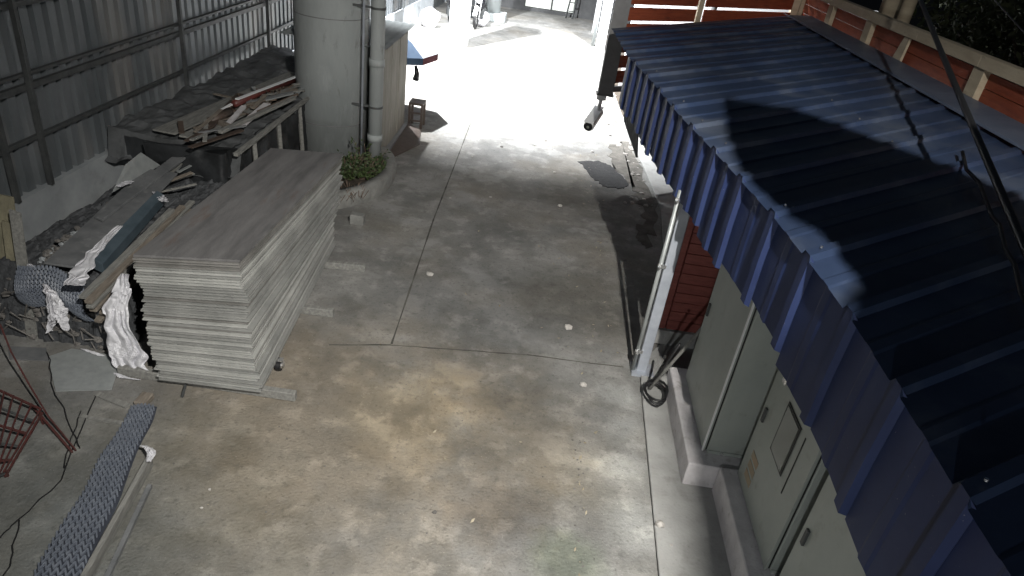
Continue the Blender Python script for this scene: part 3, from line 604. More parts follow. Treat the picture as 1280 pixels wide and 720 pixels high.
q0 = atz(262, 152, 1.12); o = MB().tube([q0, q0 + Vector((0.1, 0.35, 0.04))], 0.05, 14).build('tube_offcut', M['brown'], smooth=True); tag(o, 'dark tube end poking out at the front of the scrap', 'tube')
b = MB()
for i in range(70):
    u = random.uniform(300, 372); a = atz(u, lerp(135, 112, (u-300)/72) + random.gauss(0, 4), 1.06)
    b.tube([a, a + Vector((random.gauss(0, 0.08), random.gauss(0, 0.12), random.uniform(0, 0.14)))], 0.006, 4)
tag(b.build('brushwood', M['twig'], kind='stuff'), 'tangle of brown twigs on the tarpaulin pile near the pillar', 'twigs')

for i in range(26):
    u = random.uniform(225, 368); v = lerp(172, 108, (u - 225) / 143) + random.gauss(2, 9); a = atz(u, v, 1.07 + random.uniform(0, 0.08)); g_ = random.gauss(0.2, 0.5); ln = random.uniform(0.25, 0.9)
    o = MB().bar(a, a + Vector((math.sin(g_) * ln, math.cos(g_) * ln, random.uniform(-0.03, 0.08))), random.uniform(0.025, 0.07), 0.015).build('splintered_lath', M[random.choice(('woodg', 'wood', 'boardg', 'conduit', 'brown'))])
    tag(o, 'splintered thin lath lost in the tangle on the tarpaulin pile', 'scrap wood', 'laths on the tarpaulin pile')
for i in range(14):
    u = random.uniform(150, 235); v = lerp(262, 205, (u - 150) / 85) + random.gauss(0, 5); a = atz(u, v, 0.74); ln = random.uniform(0.25, 0.8); g_ = random.gauss(0, 0.25)
    o = MB().bar(a, a + Vector((math.sin(g_) * ln, math.cos(g_) * ln, random.uniform(-0.02, 0.05))), random.uniform(0.02, 0.05), 0.015).build('splintered_lath', M[random.choice(('woodg', 'wood', 'conduit'))])
    tag(o, 'splintered lath among the debris between boards and tarpaulin pile', 'scrap wood', 'laths on the netting heap')

# ------------------------------------------------------------------ lower-left clutter
def flat(pts, name, m, label, cat, z0=0.0, z1=0.012, grp=None):
    o = MB().prism([tuple(atz(u, v, z0)[:2]) for u, v in pts], z0 + 0.003, z1).build(name, m); tag(o, label, cat, grp)
flat([(60, 447), (90, 437), (140, 445), (148, 462), (140, 488), (70, 490)], 'flat_sheet', M['conduit'], 'dull grey sheet lying on the ground before the netting heap', 'sheet')
flat([(10, 434), (58, 436), (62, 452), (12, 450)], 'flat_sheet', M['boardg'], 'dark strip board on the ground at the fence end', 'board')
for a, c_, w, l in [((120, 492), (160, 508), 0.05, 'flat timber lath pointing at the mesh strip'), ((100, 520), (160, 530), 0.03, 'thin lath lying left of the mesh strip top')]:
    o = MB().bar(atz(*a, 0.012), atz(*c_, 0.012), w, 0.018).build('ground_lath', M['woodg']); tag(o, l, 'timber', 'laths on the ground')
# mesh strip: felt strip + diamond lattice
ms = thing('mesh_strip', (-2.7, 3.2, 0), 'long dark blue grey plastic mesh strip lying on the ground', 'mesh')
A0, A1 = atz(165, 512, 0), atz(197, 512, 0); B0, B1 = atz(30, 745, 0), atz(100, 745, 0)
def Ps(u, v):
    v2 = v; a = A0.lerp(A1, u); b_ = B0.lerp(B1, u); p_ = a.lerp(b_, v2); return Vector((p_.x + 0.01 * math.sin(v * 14), p_.y, 0.035 + 0.02 * math.sin(PI * u) + 0.006 * math.sin(v * 22 + u * 3)))
blob(lambda u, v: tuple(Ps(u, v) - Vector((0, 0, 0.008))), 8, 50).build('felt_backing', M['geobase'], ms)
lattice(Ps, 7, 34, 0.010, 'x', None, thick=0.016).build('mesh_lattice', M['geogrid'], ms, kind='stuff')
q = atz(180, 500, 0.03); o = MB().box((q.x - 0.05, q.y - 0.07, 0), (q.x + 0.05, q.y + 0.07, 0.06)).build('brown_block', M['wood'], bevel=0.008); tag(o, 'rough brown wood block at the head of the mesh strip', 'block')
a, c_ = atz(188, 575, 0.06), atz(98, 740, 0.06)
o = MB().bar(a, c_, 0.035, 0.1).build('edge_plank', M['woodg'], bevel=0.003); tag(o, 'long grey plank on edge along the right of the mesh strip', 'timber')
o = MB().bar(a + Vector((0.1, -0.2, -0.035)), c_ + Vector((0.09, 0.1, -0.035)), 0.03, 0.03).build('thin_batten', M['boardg']); tag(o, 'thin dark batten lying beside the long grey plank', 'timber')
film([(180, 556, 3), (188, 560, 6), (190, 566, 5), (186, 574, 3)], 'plastic_film', 'knot of white torn film on the end of the long grey plank', z=0.12, seed=12, amp=0.07)
# red steel grates
rf = thing('red_grate', (-3.8, 3.9, 0), 'red steel bar grate propped at the bottom left corner', 'grate')
G0, G1, G2 = atz(-40, 470, 0.25), atz(52, 512, 0.12), atz(-40, 610, 0.2); G3 = G1 + (G2 - G0)
G3 = atz(5, 592, 0.06)
def Gp(u, v): return G0.lerp(G1, u).lerp(G2.lerp(G3, u), v)
for k in range(6): MB().bar(Gp(0, k/5), Gp(1, k/5), 0.014, 0.014).build('bar', M['steel'] if k % 2 else M['redsteel'], rf)
for k in range(9): MB().bar(Gp(k/8, 0) + Vector((0,0,0.014)), Gp(k/8, 1) + Vector((0,0,0.014)), 0.01, 0.01).build('bar', M['redsteel'], rf)
MB().bar(Gp(1, 0) + Vector((0,0,-0.03)), Gp(1, 1) + Vector((0,0,-0.03)), 0.014, 0.014).build('frame_rail', M['redsteel'], rf)
for (u, v) in ((1, 0.05), (1, 0.95)): p_ = Gp(u, v); MB().bar(p_, (p_.x, p_.y, 0), 0.012, 0.012).build('leg', M['redsteel'], rf)
sp_ = [atz(u, v, z_) for u, v, z_ in ((0, 405, 0.5), (14, 440, 0.35), (36, 480, 0.2), (60, 520, 0.1), (95, 563, 0.02))]
o = MB().tube(sp_, 0.007, 6).build('red_cable', M['redsteel']); tag(o, 'thin red cable slanting from the fence end over the grate', 'cable')
o = MB().bar(atz(38, 505, 0.06), atz(90, 565, 0.03), 0.016, 0.016).build('red_bar', M['redsteel']); tag(o, 'dark red bar pointing across the ground from the grate', 'bar')
wires = [([(120, 490), (75, 600), (22, 652), (0, 672)], 'long dark cable crossing the ground left of the mesh strip'), ([(22, 652), (18, 690), (0, 730)], 'short dark cable at the bottom left corner'), ([(60, 440), (64, 480), (92, 540), (100, 560)], 'dark hose beside the grey sheet'), ([(100, 515), (88, 550), (80, 585)], 'thin dark wire in the middle of the ground clutter')]
for pts, l in wires:
    P_ = [atz(u, v, 0.012) for u, v in pts]; Q = []
    for a, c_ in zip(P_, P_[1:]): Q += [a.lerp(c_, t / 4) + Vector((random.gauss(0, 0.008), random.gauss(0, 0.008), 0)) for t in range(4)]
    o = MB().tube(Q + [P_[-1]], 0.005, 6).build('ground_cable', M['rubber']); tag(o, l, 'cable', 'cables on the ground')

# ------------------------------------------------------------------ stones and litter on the drive
sts = [(537, 344, 0.045, 0, 'pale stone lying alone left of the middle of the drive'), (721, 260 - 2, 0, 0, ''), (700, 258, 0.04, 0, 'pale round stone on the drive below the asphalt patch'), (693, 216, 0.03, 0, 'pale stone left of the asphalt patch'),
       (613, 247, 0.025, 0, 'small pale stone beside the long joint, upper middle'), (627, 184, 0.03, 1, 'dark stone near the glare edge'), (710, 410, 0.05, 0, 'flat pale chip above the cross joint'), (729, 482, 0.04, 0, 'yellowish stone at the right end of the cross joint'),
       (747, 254, 0.025, 1, 'dark stone right of the pale round stone'), (781, 326, 0.03, 1, 'dark stone near the metal post'), (682, 176, 0.03, 0, 'pale stone at the glare edge, right of centre'), (790, 254, 0.04, 0, 'pale stone under the end of the asphalt patch'), (781, 240 + 14, 0.035, 0, 'flat pale stone left of the worn ground'),
       (740, 190, 0.03, 0, 'pale stone above the asphalt patch'), (590, 196, 0.02, 0, 'small pale chip beside the long joint at top'), (563, 248, 0.02, 0, 'tiny chip left of the long joint'), (824, 659, 0.045, 0, 'round pale stone on the sidewalk edge'), (543, 641, 0.02, 1, 'tiny dark pebble at the bottom of the drive'),
       (838, 684, 0.014, 0, 'tiny chip on the sidewalk near the bottom'), (668, 182, 0.022, 0, 'tiny stone at the glare edge'), (252, 635, 0.014, 0, 'tiny white chip in the bottom left of the drive'), (262, 612, 0.012, 0, 'tiny chip above the white chip bottom left')]
for (u, v, r, dk, l) in sts:
    if not r: continue
    q = atz(u, v, 0); zz = 0.02 if u > 800 else 0
    tag(rock((q.x, q.y, zz + r * 0.35), r, u * 0.37).build('stone', M['stoned' if dk else 'stone']), l, 'stone', 'stones scattered on the drive')
b = MB(); b3 = MB()
for i in range(46):
    t = random.random(); u = lerp(765, 822, t) + random.gauss(-6, 6); v = lerp(120, 262, t) + random.gauss(0, 4)
    q = atz(u, v, 0); r = random.uniform(0.015, 0.045); k = rock((q.x - 0.08, q.y, r * 0.3), r, i * 3.1, 0.5); b.add(k.v, k.f)
for i in range(420):
    q = Vector((random.uniform(-3.0, 1.2), random.uniform(2.3, 13), 0)); r = random.uniform(0.003, 0.009); k = rock((q.x, q.y, r * 0.3), r, i * 2.3, 0.5); b3.add(k.v, k.f)
for i in range(60):
    q = Vector((0.72 + random.gauss(0, 0.03), random.uniform(2.2, 4.9), 0)); r = random.uniform(0.004, 0.011); k = rock((q.x, q.y, r * 0.3), r, i * 2.3, 0.5); b3.add(k.v, k.f)
tag(b.build('gravel', M['stone'], kind='stuff'), 'pale broken chips along the far sidewalk edge', 'gravel')
tag(b3.build('grit', M['stoned'], kind='stuff'), 'fine grit scattered over the drive', 'grit')

b = MB()
for i in range(150):
    if i % 3: x_ = 1.15 - abs(random.gauss(0, 0.35)); y_ = random.uniform(5.5, 13)
    else: x_ = random.uniform(-2.0, 1.2); y_ = random.uniform(3, 13)
    if i > 120: x_ = 0.72 + random.gauss(0, 0.03); y_ = random.uniform(2.4, 4.6)
    a = random.uniform(0, 6.3); l_ = random.uniform(0.008, 0.024); c_ = Vector((x_, y_, 0.006)); u = Vector((math.cos(a), math.sin(a), 0.2)) * l_; w = Vector((-math.sin(a), math.cos(a), 0.3)) * l_ * 0.45
    b.add([c_ - u, c_ + w, c_ + u + Vector((0, 0, 0.006)), c_ - w], [(0, 1, 2, 3)])
tag(b.build('leaf_litter', M['leaflit'], kind='stuff'), 'small dry leaves scattered over the drive', 'leaves')

# ------------------------------------------------------------------ right side: roof shelter
EV = [(-1.5, 1.56), (1.67, 1.56), (2.74, 1.59), (3.34, 1.56), (3.98, 1.51), (5.07, 1.36), (6.09, 1.2), (7.33, 1.06), (8.4, 0.9), (10.3, 0.79)]
ZE = 2.48; XR = 4.26; ZR = 2.66
def ex(y): return interp(EV, y)
def ry_(y): return y * 1.21 + 1.26 if y > 0 else y + 1.26
roof = thing('roof_shelter', (2.5, 5, 2.4), 'low blue corrugated metal roof with hanging valance over the cabinets', 'roof')
P0 = 0.57; y_list = [3.96 + P0 * k for k in range(-8, 11)]
prof = [(0.0, 0), (0.018, 0.034), (0.085, 0.034), (0.11, 0.0), (0.29, 0.0), (0.31, 0.005), (0.37, 0.005), (0.39, 0), (0.57, 0.0)]
for yi in y_list:
    b = MB(); vs = []; pr = [(yi + a, (0.012 if k_ in (5, 6) and yi > 4.4 else h_)) for k_, (a, h_) in enumerate(prof)]
    nn = 10
    for (yy, h_) in pr:
        e = Vector((ex(yy) - 0.035, yy, ZE + h_)); r_ = Vector((XR, ry_(yy), ZR + h_))
        for k in range(nn + 1):
            p_ = e.lerp(r_, k / nn); p_.z += 0.004 * noise.noise(p_ * 2.1); vs.append(p_)
    fs = [(i*(nn+1)+k, i*(nn+1)+k+1, (i+1)*(nn+1)+k+1, (i+1)*(nn+1)+k) for i in range(len(pr)-1) for k in range(nn)]
    b.add(vs, fs); b.build('roof_sheet', M['blue'], roof)
# valance
def vbot(y):
    return interp([(0, 1.68), (1.7, 1.76), (2.6, 1.82), (3.6, 1.87), (4.6, 1.84), (5.6, 1.86), (7.2, 1.86), (9.2, 1.9), (10.6, 2.0)], y)
vprof = [(0.0, 0), (0.018, 0.03), (0.085, 0.03), (0.11, 0.0), (0.29, 0.0), (0.31, 0.003), (0.37, 0.003), (0.39, 0), (0.57, 0.0)]
for yi in y_list:
    if yi > 8.1: continue
    b = MB(); vs = []; bi = vbot(yi + 0.3) + random.uniform(-0.03, 0.03); sl = random.uniform(-0.05, 0.05)
    for k_, ((a, h_), (_, hr)) in enumerate(zip(vprof, prof)):
        if k_ in (5, 6) and yi > 4.4: h_ = 0.022
        if k_ in (5, 6) and yi <= 4.4: h_ = 0.006
        yy = yi + a; x_ = ex(yy) - h_
        vs += [(x_, yy, ZE + hr - 0.003), (x_ - 0.006, yy, lerp(ZE, bi, 0.5)), (x_ - 0.002, yy, bi + sl * a + random.uniform(-0.008, 0.008))]
    b.add(vs, [(i*3+k, i*3+k+1, (i+1)*3+k+1, (i+1)*3+k) for i in range(len(vprof)-1) for k in range(2)])
    b.build('valance_sheet', M['bluev'], roof)
# torn flap hanging at the far end
q = MB().slab([(0.93, 8.5, 2.0), (1.05, 7.7, 1.95), (1.08, 7.4, 1.62), (0.96, 8.2, 1.78)], (0.02, 0, 0)); q.build('torn_flap', M['boardg'], roof)
# ridge flashing
b = MB(); 
for k in range(24):
    y0, y1 = ry_(-1.5 + k * 0.52), ry_(-1.5 + (k + 1) * 0.52)
    y0 = -0.2 + k * 0.6; y1 = y0 + 0.598
    if y1 > 13.4: break
    for_z = ZR + 0.06
    MB().slab([(3.92, y0, for_z - 0.02), (3.92, y1, for_z - 0.02), (4.30, y1, for_z + 0.02), (4.30, y0, for_z + 0.02)], (0, 0, 0.004)).build('ridge_flashing', M['trim'], roof)
MB().bar((3.92, -0.2, ZR + 0.03), (3.92, 13.3, ZR + 0.03), 0.006, 0.02).build('flashing_lip', M['trim'], roof)
# support frame under the roof
for yy in (2.0, 5.85, 9.6): MB().bar((ex(yy) + 0.05, yy, ZE - 0.05), (4.15, ry_(yy), ZR - 0.07), 0.05, 0.06).build('rafter', M['galv'], roof)
for yy in (3.0, 8.0, 12.8): MB().box((4.1, yy, 0.02), (4.18, yy + 0.08, 2.55)).build('rear_post', M['galv'], roof)
# screws
for yi in y_list[4:]:
    for t in (0.03, 0.5):
        e = Vector((ex(yi + 0.04) - 0.035, yi + 0.045, ZE + 0.045)); r_ = Vector((XR, ry_(yi + 0.045), ZR + 0.045)); p_ = e.lerp(r_, t)
        if random.random() < 0.6: MB().tube([p_, p_ + Vector((0, 0, 0.01))], 0.007, 6).build('screw', M['chrome'], roof)
# metal post with conduit
po = thing('metal_post', (1.36, 5.6, 0), 'pale square metal post with conduit holding the eave of the blue roof', 'post')
MB().box((1.30, 5.66, 0), (1.40, 5.72, 2.42)).build('shaft', M['galv'], po, bevel=0.006)
MB().tube([(1.265, 5.67, 0.0), (1.265, 5.67, 1.95)], 0.02, 12).build('conduit', M['conduit'], po, smooth=True)
for z in (0.25, 1.2, 1.85):
    MB().box((1.235, 5.635, z), (1.31, 5.659, z + 0.035)).tube([(1.25, 5.60, z + 0.017), (1.25, 5.64, z + 0.017)], 0.014, 6).build('clamp', M['chrome'], po)
MB().box((1.25, 5.6, 0.0), (1.47, 5.8, 0.03)).build('base_plate', M['galv'], po)
# red boarded wall behind the post
rw = thing('red_wall', (2.1, 6.4, 0), 'dark red boarded wall on concrete footing behind the metal post', 'wall')
MB().box((1.52, 6.22, 0.02), (4.0, 6.4, 0.19)).build('footing', M['side'], rw, bevel=0.005)
z = 0.2
while z < 2.2:
    MB().box((1.62, 6.25, z), (4.0, 6.31, z + 0.107)).build('plank', M['redbrick'], rw, bevel=0.004); z += 0.113
MB().box((1.53, 6.24, 0.2), (1.612, 6.34, 2.25)).build('corner_board', M['redbrick'], rw, bevel=0.012)
MB().box((1.66, 6.312, 0.2), (4.0, 6.33, 2.2)).build('backing', M['tarp'], rw)
# plinths
p1 = MB().box((1.56, 4.19, 0.02), (2.7, 5.5, 0.25)).build('cabinet_plinth', M['ped'], bevel=0.008); tag(p1, 'pale concrete plinth under the taller cabinet next to the post', 'plinth', 'concrete plinths under the cabinets')
p2 = MB().box((1.80, 1.4, 0.02), (2.7, 4.175, 0.28)).build('cabinet_plinth', M['ped'], bevel=0.008); tag(p2, 'long concrete plinth under the two nearer cabinets', 'plinth', 'concrete plinths under the cabinets')
# cabinets
def cabinet(x, y0, y1, z0, z1, dep, label, window, name='electric_cabinet'):
    t = thing(name, (x, y0, z0), label, 'cabinet', 'grey steel cabinets under the blue roof')
    MB().box((x + 0.025, y0, z0), (x + dep, y1, z1)).build('body', M['cab'], t, bevel=0.006)
    MB().box((x + 0.012, y0 + 0.012, z0 + 0.02), (x + 0.024, y1 - 0.012, z1 - 0.02)).build('gasket', M['cabd'], t)
    dr = MB().box((x - 0.012, y0 + 0.005, z0 + 0.012), (x + 0.011, y1 - 0.005, z1 - 0.012)).build('door', M['cab'], t, bevel=0.004)
    MB().box((x - 0.016, y0 - 0.001, z0 + 0.012), (x - 0.006, y0 + 0.02, z1 - 0.012)).build('door_edge_or_glint', M['edgeglint'] if not window else M['cab'], dr)
    MB().box((x - 0.03, y1 - 0.10, (z0 + z1) / 2 - 0.06), (x - 0.014, y1 - 0.07, (z0 + z1) / 2 + 0.06)).build('handle', M['steel'], dr)
    if window:
        yc = (y0 + y1) / 2 + window[0]; zc = window[1]; w, h_ = 0.14, 0.21
        MB().box((x - 0.02, yc - w, zc - h_), (x - 0.0125, yc + w, zc + h_)).build('window_seal', M['cabd'], t, bevel=0.004)
        MB().box((x - 0.024, yc - w + 0.022, zc - h_ + 0.022), (x - 0.0205, yc + w - 0.022, zc + h_ - 0.022)).build('window_pane', M['glassd'], t)
        MB().box((x - 0.016, yc - w - 0.09, zc - h_ - 0.06), (x - 0.0125, yc - w - 0.08, zc + h_)).build('groove', M['cabd'], t)
        for k in range(3): MB().box((x - 0.0145, y1 - 0.27 + 0.0, z0 + 0.12 + k*0.09), (x - 0.0125, y1 - 0.12, z0 + 0.185 + k*0.09)).build('sticker', M['stick'], t)
    MB().box((x + 0.03, y0 - 0.01, z0 - 0.0), (x + dep, y0 - 0.001, z0 + 0.03)).build('base_lip', M['cab'], t)
    MB().tube([(x + 0.14, y0 - 0.03, z0 + 0.02), (x + 0.14, y0 - 0.002, z0 + 0.02)], 0.014, 8).build('bolt', M['chrome'], t)
    return t
cabinet(1.70, 4.35, 5.35, 0.252, 1.86, 0.5, 'tall plain grey steel cabinet nearest the metal post', None)
cabinet(1.93, 3.22, 4.12, 0.282, 1.62, 0.45, 'grey steel cabinet with a small dark window in its door', (-0.03, 1.08))
cabinet(1.93, 2.15, 3.05, 0.282, 1.55, 0.45, 'grey steel cabinet nearest the camera, mostly under the valance', None)
# padlock-like fitting on top of the second cabinet
q = thing('padlock', (1.9, 4.0, 1.55), 'small shiny padlock under the valance on the windowed cabinet', 'padlock')
pq = atx(985, 472, 1.9)
MB().box((pq.x - 0.02, pq.y - 0.03, pq.z - 0.05), (pq.x + 0.005, pq.y + 0.03, pq.z)).build('lock_body', M['chrome'], q, bevel=0.005)
MB().tube([(pq.x - 0.01, pq.y - 0.02, pq.z), (pq.x - 0.01, pq.y - 0.015, pq.z + 0.04), (pq.x - 0.01, pq.y + 0.015, pq.z + 0.04), (pq.x - 0.01, pq.y + 0.02, pq.z)], 0.006, 6).build('shackle', M['chrome'], q)
# broom handle and cable coil between post and cabinet
a, c_ = atz(812, 486, 0.05), atx(882, 405, 1.72)
o = MB().tube([a, a.lerp(c_, 0.5), c_], 0.016, 10).build('pole', M['woodg'], smooth=True); tag(o, 'thin wooden pole leaning between the metal post and tall cabinet', 'pole')
pts = []
for i in range(40):
    t = i / 39 * 2.3 * 2 * PI; pts.append(atz(818, 497, 0.05) + Vector((math.cos(t) * (0.1 + 0.01 * math.sin(t * 3)), math.sin(t) * 0.16, 0.02 + 0.0015 * i + 0.03 * abs(math.sin(t * 1.3)))))
pts += [atz(822, 470, 0.3), atz(850, 430, 0.8)]
o = MB().tube(pts, 0.012, 7).build('cable_coil', M['rubber'], smooth=True); tag(o, 'loose coil of black cable at the foot of the metal post', 'cable')
q = atz(833, 482, 0.0); o = rock((q.x, q.y, 0.07), 0.14, 31, 0.45, 2).build('cement_lump', M['side'], smooth=True); tag(o, 'rough lump of cement beside the cable coil', 'lump')

# ------------------------------------------------------------------ slatted screen, hanging beam and CCTV camera at the far end
sc_ = thing('slatted_screen', (2.2, 12, 0), 'red slatted screen with bright gaps behind the far end of the blue roof', 'screen')
SA, SB = Vector((0.9, 11.1, 0)), Vector((4.25, 13.9, 0)); sdir = (SB - SA).normalized()
def Sp(t, z): p_ = SA.lerp(SB, t); p_.z = z; return p_
zz = 1.52
while zz < 3.6:
    for k in range(2):
        MB().bar(Sp(0.02 if k == 0 else 0.435, zz + 0.11), Sp(0.39 if k == 0 else 0.99, zz + 0.11), 0.02, 0.19).build('slat', M['redb'], sc_)
    zz += 0.235
MB().bar(Sp(0.0, 1.44), Sp(1.0, 1.44), 0.07, 0.08).build('bottom_rail', M['beam'], sc_)
MB().bar(Sp(0.41, 1.4), Sp(0.41, 3.7), 0.12, 0.08).build('stile', M['cream'], sc_)
MB().bar(Sp(1.0, 0.0), Sp(1.0, 3.7), 0.12, 0.12).build('stile', M['cream'], sc_)
hb_ = thing('hanging_beam', (0.9, 10.9, 1.4), 'grey square steel beam at the end of the slatted screen, camera under it', 'beam')
MB().box((0.79, 10.85, 1.42), (1.02, 11.03, 4.4)).build('shaft', M['beam'], hb_)
MB().box((0.77, 10.83, 1.40), (1.04, 11.05, 1.418)).build('end_cap', M['beam'], hb_)
ct = thing('cctv_camera', (0.9, 10.9, 1.3), 'white bullet CCTV camera hanging from the grey beam end', 'camera')
MB().tube([(0.86, 10.9, 1.398), (0.86, 10.9, 1.33)], 0.075, 20).build('mount', M['camw'], ct, smooth=False)
MB().tube([(0.86, 10.9, 1.335), (0.85, 10.85, 1.2), (0.85, 10.85, 1.12)], 0.028, 12).build('arm', M['camw'], ct, smooth=True)
ca = Vector((0.86, 10.95, 1.12)); cb = Vector((0.72, 10.55, 0.98))
MB().tube([ca, cb], 0.085, 20).build('housing', M['camw'], ct)
hd = (cb - ca).normalized()
MB().tube([cb + hd * 0.001, cb + hd * 0.02], 0.07, 20).build('lens_face', M['black'], ct)
MB().bar(ca + Vector((0, 0, 0.085)), cb + hd * 0.05 + Vector((0, 0, 0.085)), 0.15, 0.01).build('sun_hood', M['camw'], ct)
MB().tube([cb + hd * 0.021, cb + hd * 0.03], 0.022, 12).build('lens', M['glassd'], ct)

# white wall added behind the screen to brighten its gaps
tag(MB().box((1.75, 17.5, 0), (8.0, 17.7, 2.6)).build('gap_backing_wall', M['whitewall']), 'white wall added to brighten the gaps of the slatted screen', 'wall')
# ------------------------------------------------------------------ right fence: cream frame with red boards
rfn = thing('timber_fence', (4.4, 9, 0), 'red boarded fence in a cream timber frame behind the blue roof', 'fence')
XF = 4.40
py = [4.6, 6.1, 7.6, 9.08, 10.65, 12.3, 13.95]
for k, yy in enumerate(py):
    if k == 3: continue
    w = 0.11
    MB().box((XF - 0.07, yy - w, 0), (XF + 0.02, yy + w, 3.02)).build('post', M['cream'], rfn, bevel=0.005)
for k in range(len(py) - 1):
    MB().bar((XF - 0.04, py[k] + 0.001, 3.08), (XF - 0.04, py[k+1] - 0.001, 3.08), 0.12, 0.12).build('top_rail', M['cream'], rfn, bevel=0.004)
zz = 0.6
bounds = [4.0] + [py[k] for k in (0, 1, 2, 4, 5, 6)]
while zz < 2.95:
    for a, c_ in zip(bounds, bounds[1:]):
        MB().box((XF - 0.005, a + 0.115, zz), (XF + 0.015 + random.uniform(0, 0.004), c_ - 0.115, min(zz + 0.142, 3.01))).build('plank', M['redb'], rfn)
    zz += 0.15
MB().slab([(XF - 0.07, 9.45, 3.01), (XF - 0.07, 9.3, 3.01), (XF - 0.09, 9.32, 2.5), (XF - 0.09, 9.62, 2.5)], (0.03, 0, 0)).build('brace', M['cream'], rfn)
# round timbers behind the fence
for (u, rr, l) in ((1110, 0.15, 'thick pale round timber behind the fence, left of the pair'), (1131, 0.09, 'thinner pale round timber behind the fence, right of the pair')):
    q = atx(u, 20, 4.8); b = MB(); N_ = 12
    b.tube([(q.x, q.y, lerp(0, 5.2, i / N_)) for i in range(N_ + 1)], rr, 14)
    tag(b.build('round_timber', M['cream'], smooth=True), l, 'timber post', 'round timbers behind the fence')
# cables over the roof, one of them a tube standing in for a shadow
p1_, p2_ = atx(1128, -60, 4.6), atz(1325, 410, 2.75); q = []
for i in range(17):
    t = i / 16; p_ = p1_.lerp(p2_, t); p_.z -= 0.05 * math.sin(PI * t) * 0.6; q.append(p_)
o = MB().tube(q, 0.022, 8).build('overhead_cable', M['rubber'], smooth=True); tag(o, 'thick black overhead cable slanting across the right of the blue roof', 'cable')
q = []  # black tube laid over the ribs as the overhead cable's shadow
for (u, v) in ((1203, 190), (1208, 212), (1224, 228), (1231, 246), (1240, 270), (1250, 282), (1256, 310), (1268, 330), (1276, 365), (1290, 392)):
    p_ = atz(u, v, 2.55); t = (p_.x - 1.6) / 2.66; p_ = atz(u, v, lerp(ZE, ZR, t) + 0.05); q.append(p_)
o = MB().tube(q, 0.013, 7).build('cable_shadow_tube', M['rubber'], smooth=True); tag(o, 'thin black tube imitating the overhead cable shadow on the blue roof ribs', 'cable')
o = MB().tube([atx(1225, -20, 5.5), atx(1300, 62, 5.0)], 0.008, 6).build('thin_wire', M['steel']); tag(o, 'thin wire crossing in front of the dark tree at top right', 'wire')
# trees beyond the fence
def tree(x, y, h, r, seed, label):
    random.seed(seed); t = thing('leafy_tree', (x, y, 0), label, 'tree', 'dark trees beyond the fence')
    b = MB(); b.tube([(x, y, 0), (x + 0.1, y, h*0.4), (x, y + 0.1, h*0.75)], 0.16, 10, 0.06)
    for i in range(9):
        a = random.uniform(0, 2*PI); z = h * random.uniform(0.3, 0.7); b.tube([(x, y, z), (x + math.cos(a)*r*0.5, y + math.sin(a)*r*0.5, z + r*0.3), (x + math.cos(a)*r*0.85, y + math.sin(a)*r*0.85, z + r*0.4)], 0.05, 6, 0.015)
    b.build('trunk', M['bark'], t, smooth=True)
    f = MB(); cl = []
    for i in range(60):
        v = Vector([random.gauss(0, 1) for _ in range(3)]).normalized() * random.uniform(0.4, 1); cl.append(Vector((x + v.x*r, y + v.y*r, h*0.62 + v.z*h*0.36)))
    for i in range(9000):
        c_ = random.choice(cl) + Vector([random.gauss(0, 0.26) for _ in range(3)])
        u = Vector([random.gauss(0, 1) for _ in range(3)]).normalized() * random.uniform(0.04, 0.09); w = u.cross(Vector([random.gauss(0, 1) for _ in range(3)])).normalized() * 0.03
        f.add([c_ - u, c_ + w, c_ + u, c_ - w], [(0, 1, 2, 3)])
    f.build('crown', M['leafd'], t)
tree(7.6, 12.2, 4.6, 1.9, 21, 'dark leafy tree directly behind the round timbers')
tree(7.9, 8.6, 4.4, 2.0, 22, 'dark leafy tree nearest the top right corner')
tree(10.5, 16.0, 6.0, 2.8, 23, 'tall dark tree farther back beyond the fence')
tree(11.5, 10.5, 5.0, 2.6, 24, 'broad dark tree behind the nearest tree')

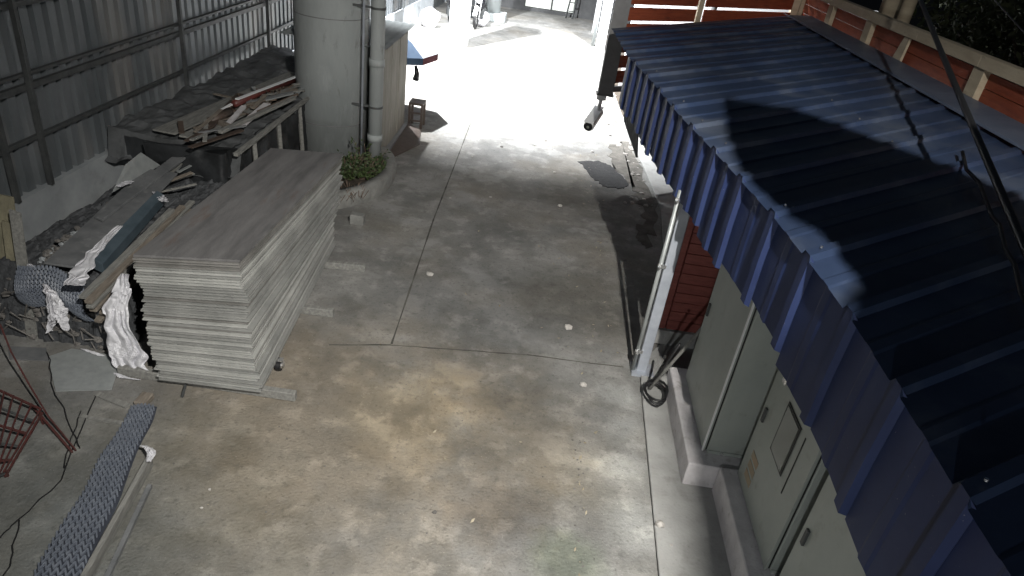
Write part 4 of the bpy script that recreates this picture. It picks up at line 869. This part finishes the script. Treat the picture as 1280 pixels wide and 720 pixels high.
# ------------------------------------------------------------------ the lamps themselves (out of frame)
def floodlight(loc, aim, label, mast):
    t = thing('floodlight', loc, label, 'lamp', 'floodlights')
    L = Vector(loc); d_ = (Vector(aim) - L).normalized()
    MB().bar(L - d_ * 0.3, L - d_ * 0.16, 0.34, 0.26).build('housing', M['steel'], t)
    MB().bar(L - d_ * 0.158, L - d_ * 0.15, 0.3, 0.22).build('lens', M['lens'], t)
    MB().tube([(mast[0], mast[1], 0), (mast[0], mast[1], L.z + 0.1)], 0.06, 12).tube([(mast[0], mast[1], L.z + 0.05), L - d_ * 0.3], 0.03, 8).build('mast', M['steel'], t)
floodlight(LAMP_NEAR, (-0.3, 5.2, 0), 'floodlight on a mast lighting the near drive', (1.7, -1.3))
floodlight(LAMP_LOW, (0.4, 5.2, 0), 'low floodlight below the mast lighting cabinets and red wall', (-0.8, -3.1))
floodlight(LAMP_YARD, (-2.6, 21.5, 0), 'floodlight over the added white wall lighting the far pillars', (3.3, 16.2))
floodlight(LAMP_FAR, (-0.6, 16.3, 0), 'floodlight on a mast lighting the far yard', (-4.75, 15.35))
# added out-of-frame plate, outlined from the shadow it should cast on the roof
def shade_pt(u, v):
    Q = atz(u, v, 2.55); t = (LAMP_NEAR.z - 4.3) / (LAMP_NEAR.z - 2.55); p_ = LAMP_NEAR + (Q - LAMP_NEAR) * t; return (p_.x, p_.y)
pl_ = [(905, 122), (1000, 140), (1190, 216), (1290, 262), (1420, 330), (1900, 700), (1900, 1300), (1290, 1300), (1306, 860), (1218, 650), (1135, 520), (1056, 408), (1086, 352), (1040, 290), (985, 262), (930, 210), (912, 170)]
gb = thing('roof_shade_plate', (2, 1, 4.3), 'unseen steel plate added to shade the near end of the roof', 'plate')
MB().prism([shade_pt(u, v) for u, v in pl_], 4.3, 4.32).build('plate', M['steel'], gb)
cpt = shade_pt(1290, 800); MB().tube([(cpt[0], cpt[1], 4.32), (cpt[0], cpt[1], 6.5)], 0.02).build('rod', M['steel'], gb)  # added rod holding the shade plate
